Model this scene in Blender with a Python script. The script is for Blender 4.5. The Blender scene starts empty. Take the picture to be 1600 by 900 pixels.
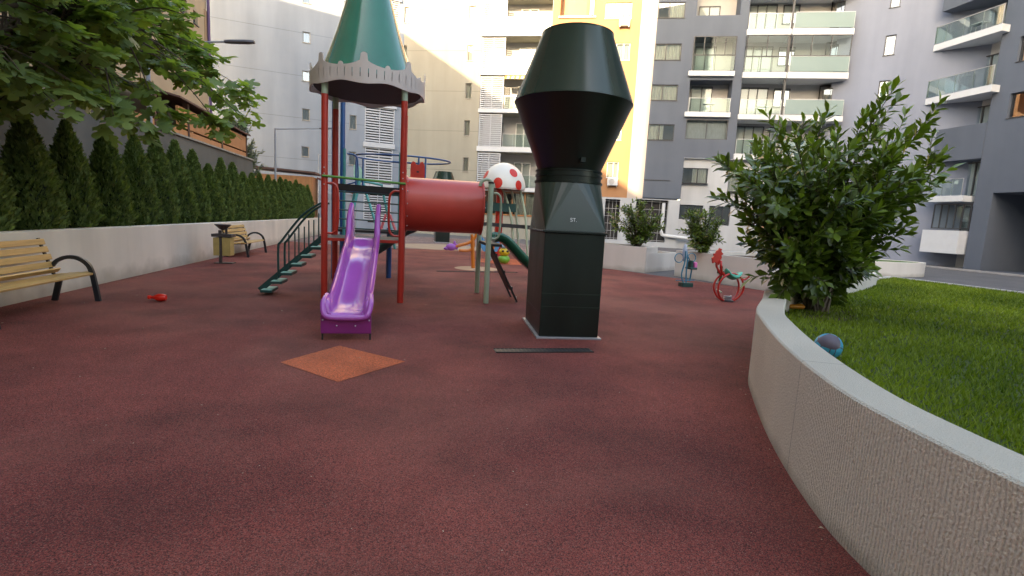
import bpy, math, random
import numpy as np
from mathutils import Vector, Matrix
random.seed(7); rng = np.random.default_rng(7)
PI = math.pi
C = bpy.context.scene.collection
scene = bpy.context.scene
def V(*a): return Vector(a)

# ------------------------------------------------------------------ camera
F_PX, PITCH, ROLL, EYE = 800.0, math.radians(7.65), math.radians(3.0), 1.6
UP = V(math.sin(ROLL)*math.cos(PITCH), math.cos(ROLL)*math.cos(PITCH), -math.sin(PITCH))
def camray(x, y): return V(x-800, -(y-450), F_PX)
YV = camray(640, 334); YV = (YV - UP*YV.dot(UP)).normalized()
XV = UP.cross(YV)
if XV.x < 0: XV = -XV
def wray(x, y):                                   # world direction seen at a photograph pixel (1600x900)
    d = camray(x, y); return V(d.dot(XV), d.dot(YV), d.dot(UP))
def G(x, y, z=0.0):                               # point on the level z
    w = wray(x, y); return w*((z-EYE)/w.z) + V(0, 0, EYE)
def atY(x, y, Y):
    w = wray(x, y); return w*(Y/w.y) + V(0, 0, EYE)
def atX(x, y, X):
    w = wray(x, y); return w*(X/w.x) + V(0, 0, EYE)
cam_data = bpy.data.cameras.new('camera'); cam = bpy.data.objects.new('camera', cam_data); C.objects.link(cam)
cam_data.lens = 18.0; cam_data.sensor_width = 36.0; cam_data.clip_end = 800; cam_data.clip_start = 0.05
right = V(XV.x, YV.x, UP.x); upv = V(XV.y, YV.y, UP.y); fwd = V(XV.z, YV.z, UP.z)
m = Matrix.Identity(4)
for i in range(3):
    m[i][0] = right[i]; m[i][1] = upv[i]; m[i][2] = -fwd[i]
m[0][3], m[1][3], m[2][3] = 0, 0, EYE
cam.matrix_world = m
scene.camera = cam

# ------------------------------------------------------------------ light
SUN = V(1.0, 1.75, -0.66).normalized()            # the way the light travels
el = math.asin(-SUN.z); azi = math.atan2(-SUN.x, -SUN.y)
world = bpy.data.worlds.new('World'); scene.world = world; world.use_nodes = True
nt = world.node_tree; bg = nt.nodes['Background']
sky = nt.nodes.new('ShaderNodeTexSky'); sky.sky_type = 'NISHITA'; sky.sun_disc = False
sky.sun_elevation = el; sky.sun_rotation = azi; sky.air_density = 1.0; sky.dust_density = 1.8; sky.ozone_density = 0.3
nt.links.new(sky.outputs[0], bg.inputs[0]); bg.inputs[1].default_value = 0.15
sl = bpy.data.lights.new('sun', 'SUN'); sl.energy = 2.0; sl.angle = math.radians(0.6); sl.color = (1.0, 0.84, 0.60)
so = bpy.data.objects.new('sun', sl); C.objects.link(so)
so.rotation_euler = SUN.to_track_quat('-Z', 'Y').to_euler(); so.location = (-20, -30, 50)
scene.view_settings.view_transform = 'Standard'; scene.view_settings.look = 'None'
scene.view_settings.exposure = 2.85; scene.view_settings.gamma = 1
scene.view_settings.use_white_balance = True          # camera balanced for the open shade
scene.view_settings.white_balance_temperature = 7900; scene.view_settings.white_balance_tint = 10
scene.render.engine = 'CYCLES'
scene.cycles.max_bounces = 8; scene.cycles.diffuse_bounces = 4; scene.cycles.transparent_max_bounces = 16

# ------------------------------------------------------------------ materials
def M(name, col, rough=0.6, var=0.12, scale=3.0, bump=0.0, bscale=60.0, metal=0.0, coat=0.0, col2=None, stretch=None, fine=0.0, trans=0.0, rvar=0.0, spec=0.5, dirt=0.0):
    mt = bpy.data.materials.new(name); mt.use_nodes = True
    n = mt.node_tree.nodes; l = mt.node_tree.links; b = n['Principled BSDF']
    b.inputs['Roughness'].default_value = rough; b.inputs['Metallic'].default_value = metal
    b.inputs['Coat Weight'].default_value = coat; b.inputs['Coat Roughness'].default_value = 0.08
    b.inputs['Specular IOR Level'].default_value = spec
    tc = n.new('ShaderNodeTexCoord'); mp = n.new('ShaderNodeMapping'); l.new(tc.outputs['Object'], mp.inputs[0])
    if stretch: mp.inputs['Scale'].default_value = stretch
    no = n.new('ShaderNodeTexNoise'); no.inputs['Scale'].default_value = scale; no.inputs['Detail'].default_value = 6; no.inputs['Roughness'].default_value = 0.6
    l.new(mp.outputs[0], no.inputs['Vector'])
    rp = n.new('ShaderNodeValToRGB'); rp.color_ramp.elements[0].position = 0.3; rp.color_ramp.elements[1].position = 0.7
    c1 = [max(0, c*(1-var)) for c in col] + [1]
    c2 = (list(col2) + [1]) if col2 else [min(1, c*(1+var)) for c in col] + [1]
    rp.color_ramp.elements[0].color = c1; rp.color_ramp.elements[1].color = c2
    l.new(no.outputs[0], rp.inputs[0]); out = rp.outputs[0]
    if fine > 0:
        n2 = n.new('ShaderNodeTexNoise'); n2.inputs['Scale'].default_value = bscale; n2.inputs['Detail'].default_value = 2
        l.new(tc.outputs['Object'], n2.inputs['Vector'])
        mr = n.new('ShaderNodeMapRange'); mr.inputs[1].default_value = 0.3; mr.inputs[2].default_value = 0.7; mr.inputs[3].default_value = 1-fine; mr.inputs[4].default_value = 1+fine
        l.new(n2.outputs[0], mr.inputs[0])
        mx = n.new('ShaderNodeVectorMath'); mx.operation = 'SCALE'; l.new(out, mx.inputs[0]); l.new(mr.outputs[0], mx.inputs['Scale']); out = mx.outputs[0]
    l.new(out, b.inputs['Base Color'])
    if rvar > 0:
        r2 = n.new('ShaderNodeMapRange'); r2.inputs[3].default_value = max(0, rough-rvar); r2.inputs[4].default_value = min(1, rough+rvar)
        l.new(no.outputs[0], r2.inputs[0]); l.new(r2.outputs[0], b.inputs['Roughness'])
    if bump > 0:
        nb = n.new('ShaderNodeTexNoise'); nb.inputs['Scale'].default_value = bscale; nb.inputs['Detail'].default_value = 4
        l.new(mp.outputs[0], nb.inputs['Vector'])
        bp = n.new('ShaderNodeBump'); bp.inputs['Strength'].default_value = bump; bp.inputs['Distance'].default_value = 0.01
        l.new(nb.outputs[0], bp.inputs['Height']); l.new(bp.outputs[0], b.inputs['Normal'])
    return mt
def stucco(name, col, var=0.05, streak=0.08, groove=None):
    """plastered wall: cloudy patches, faint vertical rain streaks, fine grain; optional horizontal joint every `groove` metres"""
    mt = M(name, col, 0.85, var, 0.35, bump=0.15, bscale=90, spec=0.25)
    n = mt.node_tree.nodes; l = mt.node_tree.links; b = n['Principled BSDF']
    src = b.inputs['Base Color'].links[0].from_socket
    geo = n.new('ShaderNodeNewGeometry'); mp = n.new('ShaderNodeMapping'); mp.inputs['Scale'].default_value = (1.1, 1.1, 0.12)
    l.new(geo.outputs['Position'], mp.inputs[0])
    no = n.new('ShaderNodeTexNoise'); no.inputs['Scale'].default_value = 1.0; no.inputs['Detail'].default_value = 5; l.new(mp.outputs[0], no.inputs['Vector'])
    mr = n.new('ShaderNodeMapRange'); mr.inputs[1].default_value = 0.35; mr.inputs[2].default_value = 0.65; mr.inputs[3].default_value = 1-streak; mr.inputs[4].default_value = 1+streak*0.5
    l.new(no.outputs[0], mr.inputs[0])
    mx = n.new('ShaderNodeVectorMath'); mx.operation = 'SCALE'; l.new(src, mx.inputs[0]); l.new(mr.outputs[0], mx.inputs['Scale']); out = mx.outputs[0]
    if groove:
        sp = n.new('ShaderNodeSeparateXYZ'); l.new(geo.outputs['Position'], sp.inputs[0])
        ad = n.new('ShaderNodeMath'); ad.operation = 'ADD'; ad.inputs[1].default_value = groove[1]; l.new(sp.outputs[2], ad.inputs[0])
        md = n.new('ShaderNodeMath'); md.operation = 'FLOORED_MODULO'; md.inputs[1].default_value = groove[0]; l.new(ad.outputs[0], md.inputs[0])
        lt = n.new('ShaderNodeMath'); lt.operation = 'LESS_THAN'; lt.inputs[1].default_value = 0.045; l.new(md.outputs[0], lt.inputs[0])
        m2 = n.new('ShaderNodeMapRange'); m2.inputs[3].default_value = 1; m2.inputs[4].default_value = 0.72; l.new(lt.outputs[0], m2.inputs[0])
        m3 = n.new('ShaderNodeVectorMath'); m3.operation = 'SCALE'; l.new(out, m3.inputs[0]); l.new(m2.outputs[0], m3.inputs['Scale']); out = m3.outputs[0]
    l.new(out, b.inputs['Base Color'])
    return mt
def leafmat(name, c1, c2, rough=0.4, trans=0.3, spec=0.5):
    mt = bpy.data.materials.new(name); mt.use_nodes = True
    n = mt.node_tree.nodes; l = mt.node_tree.links; b = n['Principled BSDF']; b.inputs['Roughness'].default_value = rough
    b.inputs['Specular IOR Level'].default_value = spec
    at = n.new('ShaderNodeAttribute'); at.attribute_name = 'rnd'
    rp = n.new('ShaderNodeValToRGB'); rp.color_ramp.elements[0].color = (*c1, 1); rp.color_ramp.elements[1].color = (*c2, 1)
    l.new(at.outputs['Fac'], rp.inputs[0]); l.new(rp.outputs[0], b.inputs['Base Color'])
    tr = n.new('ShaderNodeBsdfTranslucent'); sc = n.new('ShaderNodeVectorMath'); sc.operation = 'MULTIPLY'; sc.inputs[1].default_value = (1.5, 1.6, 0.5)
    l.new(rp.outputs[0], sc.inputs[0]); l.new(sc.outputs[0], tr.inputs[0])
    mx = n.new('ShaderNodeMixShader'); mx.inputs[0].default_value = trans
    l.new(b.outputs[0], mx.inputs[1]); l.new(tr.outputs[0], mx.inputs[2]); l.new(mx.outputs[0], n['Material Output'].inputs[0])
    return mt
def glassmat(name, tint, alpha, rough=0.03, mirror=False, fk=1.0):
    """thin sheet glass: part see-through, mirror-like sheen growing at grazing angles"""
    mt = bpy.data.materials.new(name); mt.use_nodes = True
    n = mt.node_tree.nodes; l = mt.node_tree.links; b = n['Principled BSDF']
    b.inputs['Base Color'].default_value = (*tint, 1); b.inputs['Roughness'].default_value = rough; b.inputs['IOR'].default_value = 1.6
    if mirror: b.inputs['Metallic'].default_value = 1.0
    tp = n.new('ShaderNodeBsdfTransparent'); tp.inputs[0].default_value = (0.86, 0.93, 0.92, 1)
    fr = n.new('ShaderNodeFresnel'); fr.inputs[0].default_value = 1.55
    ad = n.new('ShaderNodeMath'); ad.operation = 'MULTIPLY_ADD'; ad.use_clamp = True; ad.inputs[1].default_value = fk; ad.inputs[2].default_value = alpha; l.new(fr.outputs[0], ad.inputs[0])
    mx = n.new('ShaderNodeMixShader'); l.new(ad.outputs[0], mx.inputs[0]); l.new(tp.outputs[0], mx.inputs[1]); l.new(b.outputs[0], mx.inputs[2])
    l.new(mx.outputs[0], n['Material Output'].inputs[0])
    return mt

m_white = stucco('white plaster', (0.40, 0.42, 0.45)); m_concrete = stucco('pale panel plaster', (0.255, 0.29, 0.345), 0.06, 0.10, (3.13, 0.9))
m_cream = stucco('cream plaster', (0.32, 0.30, 0.25), 0.05, 0.08, (3.13, 0.9)); m_orange = stucco('orange plaster', (0.38, 0.20, 0.105), 0.05, 0.06)
m_grey = stucco('slate grey plaster', (0.100, 0.118, 0.152), 0.06, 0.06); m_lilac = stucco('pale lilac plaster', (0.20, 0.225, 0.29), 0.05, 0.07)
m_tan = stucco('tan plaster', (0.50, 0.37, 0.24), 0.05, 0.06); m_tan2 = stucco('darker tan plaster', (0.42, 0.27, 0.16), 0.05, 0.06)
m_slab = M('white painted slab', (0.55, 0.57, 0.60), 0.6, 0.04, 2)
m_pale = stucco('pale recess plaster', (0.38, 0.38, 0.39), 0.04, 0.05)
m_frame = M('anthracite frame', (0.035, 0.036, 0.042), 0.4, 0.1, 5)
m_wframe = M('white frame', (0.72, 0.72, 0.72), 0.4, 0.05, 5)
m_pane = glassmat('window pane', (0.55, 0.60, 0.66), 0.22, 0.02, True)
m_pane_dark = glassmat('dark door pane', (0.5, 0.55, 0.6), 0.05, 0.02, True, .6)
m_rail = glassmat('balcony glass', (0.55, 0.62, 0.62), 0.02, 0.03, True, .28)
m_frost = glassmat('frosted balcony glass', (0.24, 0.33, 0.33), 0.70, 0.6, False, .2)
m_curt = M('net curtain', (0.50, 0.50, 0.47), 0.9, 0.25, 9, stretch=(5, 5, 0.3)); m_curt2 = M('grey curtain', (0.20, 0.21, 0.23), 0.9, 0.3, 9, stretch=(5, 5, 0.3))
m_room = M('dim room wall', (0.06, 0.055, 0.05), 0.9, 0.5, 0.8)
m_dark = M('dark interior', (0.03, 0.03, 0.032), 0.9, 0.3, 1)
m_louvre = M('pale louvre slat', (0.48, 0.50, 0.54), 0.5, 0.05, 4)
m_steel = M('galvanised steel', (0.42, 0.43, 0.46), 0.4, 0.1, 6, metal=0.6)
m_bark = M('bark', (0.10, 0.075, 0.055), 0.9, 0.3, 12, bump=0.6, bscale=30, stretch=(1, 1, 0.2))
m_soil = M('soil', (0.055, 0.038, 0.026), 0.95, 0.4, 9, bump=0.8, bscale=40)

# ------------------------------------------------------------------ mesh builder
ORG = {}
def rotz(a): return Matrix.Rotation(a, 3, 'Z')
class MB:
    def __init__(s): s.v = []; s.f = []; s.uv = None
    def add(s, vs, fs):
        o = len(s.v); s.v += [tuple(p) for p in vs]; s.f += [tuple(i+o for i in q) for q in fs]; return s
    def box(s, x0, x1, y0, y1, z0, z1):
        return s.add([(x0,y0,z0),(x1,y0,z0),(x1,y1,z0),(x0,y1,z0),(x0,y0,z1),(x1,y0,z1),(x1,y1,z1),(x0,y1,z1)],
                     [(3,2,1,0),(4,5,6,7),(0,1,5,4),(1,2,6,5),(2,3,7,6),(3,0,4,7)])
    def frame(s, c, ax, ay, az):                   # box round c with half-vectors ax, ay, az
        c, ax, ay, az = V(*c), V(*ax), V(*ay), V(*az)
        ps = [c+ax*i+ay*j+az*k for k in (-1,1) for i, j in ((-1,-1),(1,-1),(1,1),(-1,1))]
        return s.add(ps, [(3,2,1,0),(4,5,6,7),(0,1,5,4),(1,2,6,5),(2,3,7,6),(3,0,4,7)])
    def bar(s, a, b, w, h=None, up=(0,0,1)):      # rectangular bar from a to b
        a, b = V(*a), V(*b); d = (b-a); u = V(*up); h = h or w
        x = d.cross(u)
        if x.length < 1e-5: x = V(1,0,0)
        x.normalize(); y = x.cross(d).normalized()
        return s.frame((a+b)/2, d/2, x*w/2, y*h/2)
    def quad(s, a, b, c, d): return s.add([a,b,c,d], [(0,1,2,3)])
    def tube(s, pts, r, n=8, closed=False):
        P = [V(*p) for p in pts]; k = len(P); R = r if isinstance(r, (list, tuple)) else [r]*k
        t0 = (P[1]-P[0]).normalized(); u = t0.cross(V(0,0,1))
        if u.length < 1e-3: u = t0.cross(V(0,1,0))
        u.normalize(); rings = []
        for i in range(k):
            if closed: t = (P[(i+1) % k]-P[i-1])
            else: t = P[min(i+1,k-1)]-P[max(i-1,0)]
            t.normalize(); u = (u - t*u.dot(t)).normalized(); w = t.cross(u)
            rings.append([P[i]+(u*math.cos(2*PI*j/n)+w*math.sin(2*PI*j/n))*R[i] for j in range(n)])
        return s.loft(rings, closed)
    def loft(s, rings, closed=False, caps=True, ring_closed=True):
        n = len(rings[0]); k = len(rings); vs = [p for r in rings for p in r]; fs = []
        for i in range(k if closed else k-1):
            a = i*n; b = ((i+1) % k)*n
            for j in range(n if ring_closed else n-1):
                j2 = (j+1) % n; fs.append((a+j, a+j2, b+j2, b+j))
        if caps and not closed and ring_closed: fs += [tuple(range(n))[::-1], tuple(range((k-1)*n, k*n))]
        return s.add(vs, fs)
    def lathe(s, prof, n=24, c=(0,0,0), a0=0.0):
        rings = [[(c[0]+r*math.cos(a0+2*PI*j/n), c[1]+r*math.sin(a0+2*PI*j/n), c[2]+z) for j in range(n)] for r, z in prof]
        return s.loft(rings)
    def prism(s, poly, o, ex, ey, ez):             # 2-d polygon in (ex, ey) pushed along ez
        o, ex, ey, ez = V(*o), V(*ex), V(*ey), V(*ez); n = len(poly)
        a = [o+ex*p[0]+ey*p[1] for p in poly]; b = [p+ez for p in a]
        return s.add(a+b, [tuple(range(n))[::-1], tuple(range(n, 2*n))]+[(i, (i+1) % n, n+(i+1) % n, n+i) for i in range(n)])
    def ball(s, c, r, n=16, k=10, top=1.0, bot=-1.0):
        rx, ry, rz = r if isinstance(r, (list, tuple)) else (r, r, r)
        rings = []
        for i in range(k+1):
            ph = lerp(math.asin(bot), math.asin(top), i/k)
            cr, sr = max(math.cos(ph), 1e-3), math.sin(ph)
            rings.append([(c[0]+rx*cr*math.cos(2*PI*j/n), c[1]+ry*cr*math.sin(2*PI*j/n), c[2]+rz*sr) for j in range(n)])
        return s.loft(rings)
    def rot(s, a, c=(0,0,0)):
        ca, sa = math.cos(a), math.sin(a)
        s.v = [(c[0]+(x-c[0])*ca-(y-c[1])*sa, c[1]+(x-c[0])*sa+(y-c[1])*ca, z) for x, y, z in s.v]; return s
    def build(s, name, mat, parent=None, smooth=False, bevel=0.0, uv=None):
        o = ORG.get(parent.name, V(0,0,0)) if parent else V(0,0,0)
        me = bpy.data.meshes.new(name); me.from_pydata([(x-o.x, y-o.y, z-o.z) for x, y, z in s.v], [], s.f)
        me.materials.append(mat); me.update()
        if smooth:
            me.polygons.foreach_set('use_smooth', [True]*len(me.polygons)); me.set_sharp_from_angle(angle=math.radians(38))
        ob = bpy.data.objects.new(name, me); C.objects.link(ob)
        if parent: ob.parent = parent
        ORG[ob.name] = o.copy()
        if bevel:
            b = ob.modifiers.new('bevel', 'BEVEL'); b.width = bevel; b.segments = 2; b.limit_method = 'ANGLE'; b.angle_limit = math.radians(40)
        return ob
def tag(o, label=None, cat=None, group=None, kind=None):
    if label: o['label'] = label
    if cat: o['category'] = cat
    if group: o['group'] = group
    if kind: o['kind'] = kind
    return o
def thing(name, loc, label, cat, group=None):
    o = bpy.data.objects.new(name, None); C.objects.link(o); o.location = loc; o.empty_display_size = 0.1
    ORG[o.name] = V(*loc); return tag(o, label, cat, group)
def mesh_thing(mb, name, mat, label, cat, group=None, smooth=False, bevel=0, loc=None):
    c = V(*loc) if loc else V(sum(p[0] for p in mb.v)/len(mb.v), sum(p[1] for p in mb.v)/len(mb.v), min(p[2] for p in mb.v))
    mb.v = [(x-c.x, y-c.y, z-c.z) for x, y, z in mb.v]
    o = mb.build(name, mat, None, smooth, bevel); o.location = c; ORG[o.name] = c
    return tag(o, label, cat, group)
KIDS = {}
def dup(root, loc, rz=0.0, label=None, group=None, scale=None):
    def cp(o, par):
        c = o.copy(); C.objects.link(c)
        if par: c.parent = par
        for ch in [q for q in bpy.data.objects if q.parent == o and q not in fresh]: fresh.append(cp(ch, c))
        return c
    fresh = []; r = cp(root, None); r.location = loc; r.rotation_euler = (0, 0, rz)
    if scale: r.scale = scale if isinstance(scale, tuple) else (scale,)*3
    if label: r['label'] = label
    if group: r['group'] = group
    return r
def attr(ob, vals):                                # per-face random for leaves
    a = ob.data.attributes.new('rnd', 'FLOAT', 'FACE'); a.data.foreach_set('value', np.asarray(vals, dtype=np.float32))
def leaves(name, mat, parent, tv, tf, pos, dirs, ups, scl, rnd, o=None, smooth=False):
    """many copies of a leaf template (tv: x along the leaf, y across, z up) in one mesh; numpy throughout"""
    tv = np.asarray(tv, float); pos = np.asarray(pos, float); d = np.asarray(dirs, float); u = np.asarray(ups, float)
    d /= np.linalg.norm(d, axis=1)[:, None]+1e-9; s = np.cross(u, d); s /= np.linalg.norm(s, axis=1)[:, None]+1e-9; u = np.cross(d, s)
    scl = np.asarray(scl, float)
    vv = pos[:, None, :]+scl[:, None, None]*(tv[None, :, 0, None]*d[:, None, :]+tv[None, :, 1, None]*s[:, None, :]+tv[None, :, 2, None]*u[:, None, :])
    n, k = vv.shape[:2]; org = ORG[parent.name] if parent else V(0, 0, 0); vv = vv.reshape(-1, 3)-np.array(org)
    me = bpy.data.meshes.new(name); me.vertices.add(n*k); me.vertices.foreach_set('co', vv.ravel())
    cnt = np.array([len(f) for f in tf]); flat = np.concatenate([np.array(f) for f in tf])
    idx = (flat[None, :]+(np.arange(n)*k)[:, None]).ravel(); tot = np.tile(cnt, n); st = np.concatenate([[0], np.cumsum(tot)[:-1]])
    me.loops.add(len(idx)); me.loops.foreach_set('vertex_index', idx.astype(np.int32))
    me.polygons.add(len(tot)); me.polygons.foreach_set('loop_start', st.astype(np.int32)); me.polygons.foreach_set('loop_total', tot.astype(np.int32))
    me.update(calc_edges=True); me.validate(); me.materials.append(mat)
    ob = bpy.data.objects.new(name, me); C.objects.link(ob)
    if parent: ob.parent = parent
    ORG[ob.name] = V(*org)
    attr(ob, np.repeat(np.asarray(rnd), len(tf)))
    if smooth: me.polygons.foreach_set('use_smooth', [True]*len(me.polygons))
    return ob
def unit(n):
    a = rng.normal(size=(n, 3)); return a/np.linalg.norm(a, axis=1)[:, None]
def lerp(a, b, t): return a+(b-a)*t
def arcpts(c, r, a0, a1, n, ex, ey):
    return [V(*c)+V(*ex)*(r*math.cos(lerp(a0,a1,i/n)))+V(*ey)*(r*math.sin(lerp(a0,a1,i/n))) for i in range(n+1)]
def smoothpath(pts, k=6):                          # Catmull-Rom
    P = [V(*p) for p in pts]; P = [P[0]*2-P[1]]+P+[P[-1]*2-P[-2]]; out = []
    for i in range(1, len(P)-2):
        for j in range(k):
            t = j/k; a, b, c, d = P[i-1], P[i], P[i+1], P[i+2]
            out.append(0.5*((2*b)+(c-a)*t+(2*a-5*b+4*c-d)*t*t+(3*b-a-3*c+d)*t**3))
    return out+[P[-2]]

# ------------------------------------------------------------------ facades
class Facade:
    def __init__(s, a, b):
        s.a = V(a[0], a[1], 0); d = V(b[0]-a[0], b[1]-a[1], 0); s.L = d.length; s.u = d.normalized()
        n = V(s.u.y, -s.u.x, 0)
        if n.dot(V(a[0], a[1], 0)) > 0: n = -n         # outward = towards the courtyard
        s.n = n
    def p(s, u, z, d=0.0): return s.a+s.u*u+s.n*d+V(0, 0, z)
    def uz(s, x, y, d=0.0):
        w = wray(x, y); t = (s.a+s.n*d).dot(s.n)/w.dot(s.n) if abs(w.dot(s.n)) > 1e-6 else 0
        # eye stands at x = y = 0
        q = w*t+V(0, 0, EYE); return (q-s.a).dot(s.u), q.z
    def rect(s, x0, y0, x1, y1, d=0.0):
        ym, xm = (y0+y1)/2, (x0+x1)/2
        return (s.uz(x0, ym, d)[0], s.uz(x1, ym, d)[0], s.uz(xm, y1, d)[1], s.uz(xm, y0, d)[1])
    def box(s, mb, u0, u1, z0, z1, d0, d1):
        return mb.add([s.p(u, z, d) for z in (z0, z1) for u, d in ((u0,d0),(u1,d0),(u1,d1),(u0,d1))],
                      [(3,2,1,0),(4,5,6,7),(0,1,5,4),(1,2,6,5),(2,3,7,6),(3,0,4,7)])
    def wall(s, mb, u0, u1, z0, z1, holes, depth=0.22, d=0.0):
        """front face with openings (u0,u1,z0,z1[,depth]) and their reveals"""
        hs = [h for h in holes if h[1] > u0 and h[0] < u1 and h[3] > z0 and h[2] < z1]
        us = sorted({round(q, 4) for h in hs for q in h[:2] if u0 < q < u1} | {u0, u1}); zs = sorted({round(q, 4) for h in hs for q in h[2:4] if z0 < q < z1} | {z0, z1})
        for i in range(len(us)-1):
            for j in range(len(zs)-1):
                uc, zc = (us[i]+us[i+1])/2, (zs[j]+zs[j+1])/2
                if any(h[0] < uc < h[1] and h[2] < zc < h[3] for h in hs): continue
                mb.quad(s.p(us[i], zs[j], d), s.p(us[i+1], zs[j], d), s.p(us[i+1], zs[j+1], d), s.p(us[i], zs[j+1], d))
        for h in hs:
            a, b = max(h[0], u0), min(h[1], u1); lo, hi = max(h[2], z0), min(h[3], z1); dp = h[4] if len(h) > 4 else depth
            q = [(a, lo), (b, lo), (b, hi), (a, hi)]
            for k in range(4):
                (ua, za), (ub, zb) = q[k], q[(k+1) % 4]
                mb.quad(s.p(ua, za, d), s.p(ub, zb, d), s.p(ub, zb, d-dp), s.p(ua, za, d-dp))
    def window(s, r, parent, split=(0.5,), fr=m_frame, d=-0.16, t=0.055, curtain=0.8, sill=True, cm=None, name='window', tilt=None, label=None):
        u0, u1, z0, z1 = r; mb = MB()
        if name == 'balcony_door': cm = m_curt2; curtain = min(curtain, .35)
        s.box(mb, u0, u1, z0, z0+t, d-0.04, d+0.04); s.box(mb, u0, u1, z1-t, z1, d-0.04, d+0.04)
        s.box(mb, u0, u0+t, z0+t, z1-t, d-0.04, d+0.04); s.box(mb, u1-t, u1, z0+t, z1-t, d-0.04, d+0.04)
        for q in split:
            c = lerp(u0, u1, q); s.box(mb, c-t*0.6, c+t*0.6, z0+t, z1-t, d-0.035, d+0.045)
        w = mb.build(name, fr, parent)
        if label: w['label'] = label
        g = MB(); g.quad(s.p(u0+t, z0+t, d), s.p(u1-t, z0+t, d), s.p(u1-t, z1-t, d), s.p(u0+t, z1-t, d)); g.build('pane', m_pane_dark if name == 'balcony_door' else m_pane, w)
        rb = MB(); dd = d-0.9
        rb.quad(s.p(u0-.3, z0-.3, dd), s.p(u1+.3, z0-.3, dd), s.p(u1+.3, z1+.3, dd), s.p(u0-.3, z1+.3, dd))
        for (ua, ub, za, zb) in ((u0-.3, u0-.3, z0-.3, z1+.3), (u1+.3, u1+.3, z0-.3, z1+.3)):
            rb.quad(s.p(ua, za, d-.08), s.p(ub, za, dd), s.p(ub, zb, dd), s.p(ua, zb, d-.08))
        rb.quad(s.p(u0-.3, z0-.3, d-.08), s.p(u1+.3, z0-.3, d-.08), s.p(u1+.3, z0-.3, dd), s.p(u0-.3, z0-.3, dd))
        rb.quad(s.p(u0-.3, z1+.3, d-.08), s.p(u1+.3, z1+.3, d-.08), s.p(u1+.3, z1+.3, dd), s.p(u0-.3, z1+.3, dd))
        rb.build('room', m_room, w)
        if curtain > 0:
            cb = MB(); cm = cm or random.choice([m_curt, m_curt, m_curt2]); cu0, cu1 = u0+t, u1-t
            if curtain < 1:
                if random.random() < 0.5: cu1 = lerp(cu0, cu1, curtain)
                else: cu0 = lerp(cu1, cu0, curtain)
            n = max(6, int((cu1-cu0)/0.06)); ph = random.random()*6
            for i in range(n):
                ua, ub = lerp(cu0, cu1, i/n), lerp(cu0, cu1, (i+1)/n)
                da, db = d-0.14+0.03*math.sin(ph+i*1.9), d-0.14+0.03*math.sin(ph+(i+1)*1.9)
                cb.quad(s.p(ua, z0, da), s.p(ub, z0, db), s.p(ub, z1, db), s.p(ua, z1, da))
            cb.build('curtain', cm, w)
        if sill:
            sb = MB(); s.box(sb, u0-.04, u1+.04, z0-.035, z0-.002, d+0.05, 0.05); sb.build('sill', fr if fr != m_wframe else m_slab, w)
        return w
    def railing(s, u0, u1, z, parent, d, h=1.0, panels=3, mat=None, ret=None):
        """glass balustrade on a slab edge: rail and clamps with the glass as its sub-part"""
        fr = MB(); s.box(fr, u0, u1, z+h, z+h+.03, d-.03, d+.015)
        for i in range(panels+1):
            u = lerp(u0+.02, u1-.02, i/panels); s.box(fr, u-.018, u+.018, z, z+h, d-.03, d+.0)
        r = fr.build('balustrade', m_steel if mat != 'dark' else m_frame, parent)
        g = MB(); s.box(g, u0+.03, u1-.03, z+.06, z+h-.02, d+.004, d+.014)
        g.build('glass_panel', m_frost if mat == 'frost' else m_rail, r)
        return r

# ------------------------------------------------------------------ ground
def sheet(name, pts, z, mat, label=None):
    mb = MB(); mb.add([(p[0], p[1], z) for p in pts], [tuple(range(len(pts)))])
    o = mb.build(name, mat); 
    if o.data.polygons[0].normal.z < 0: o.data.flip_normals()
    tag(o, label, None, None, 'structure'); return o
m_asph = M('asphalt', (0.105, 0.105, 0.112), 0.85, 0.18, 0.6, bump=0.5, bscale=120, fine=0.25)
sheet('ground', [(-300,-300),(300,-300),(300,300),(-300,300)], -0.004, m_asph)
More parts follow.
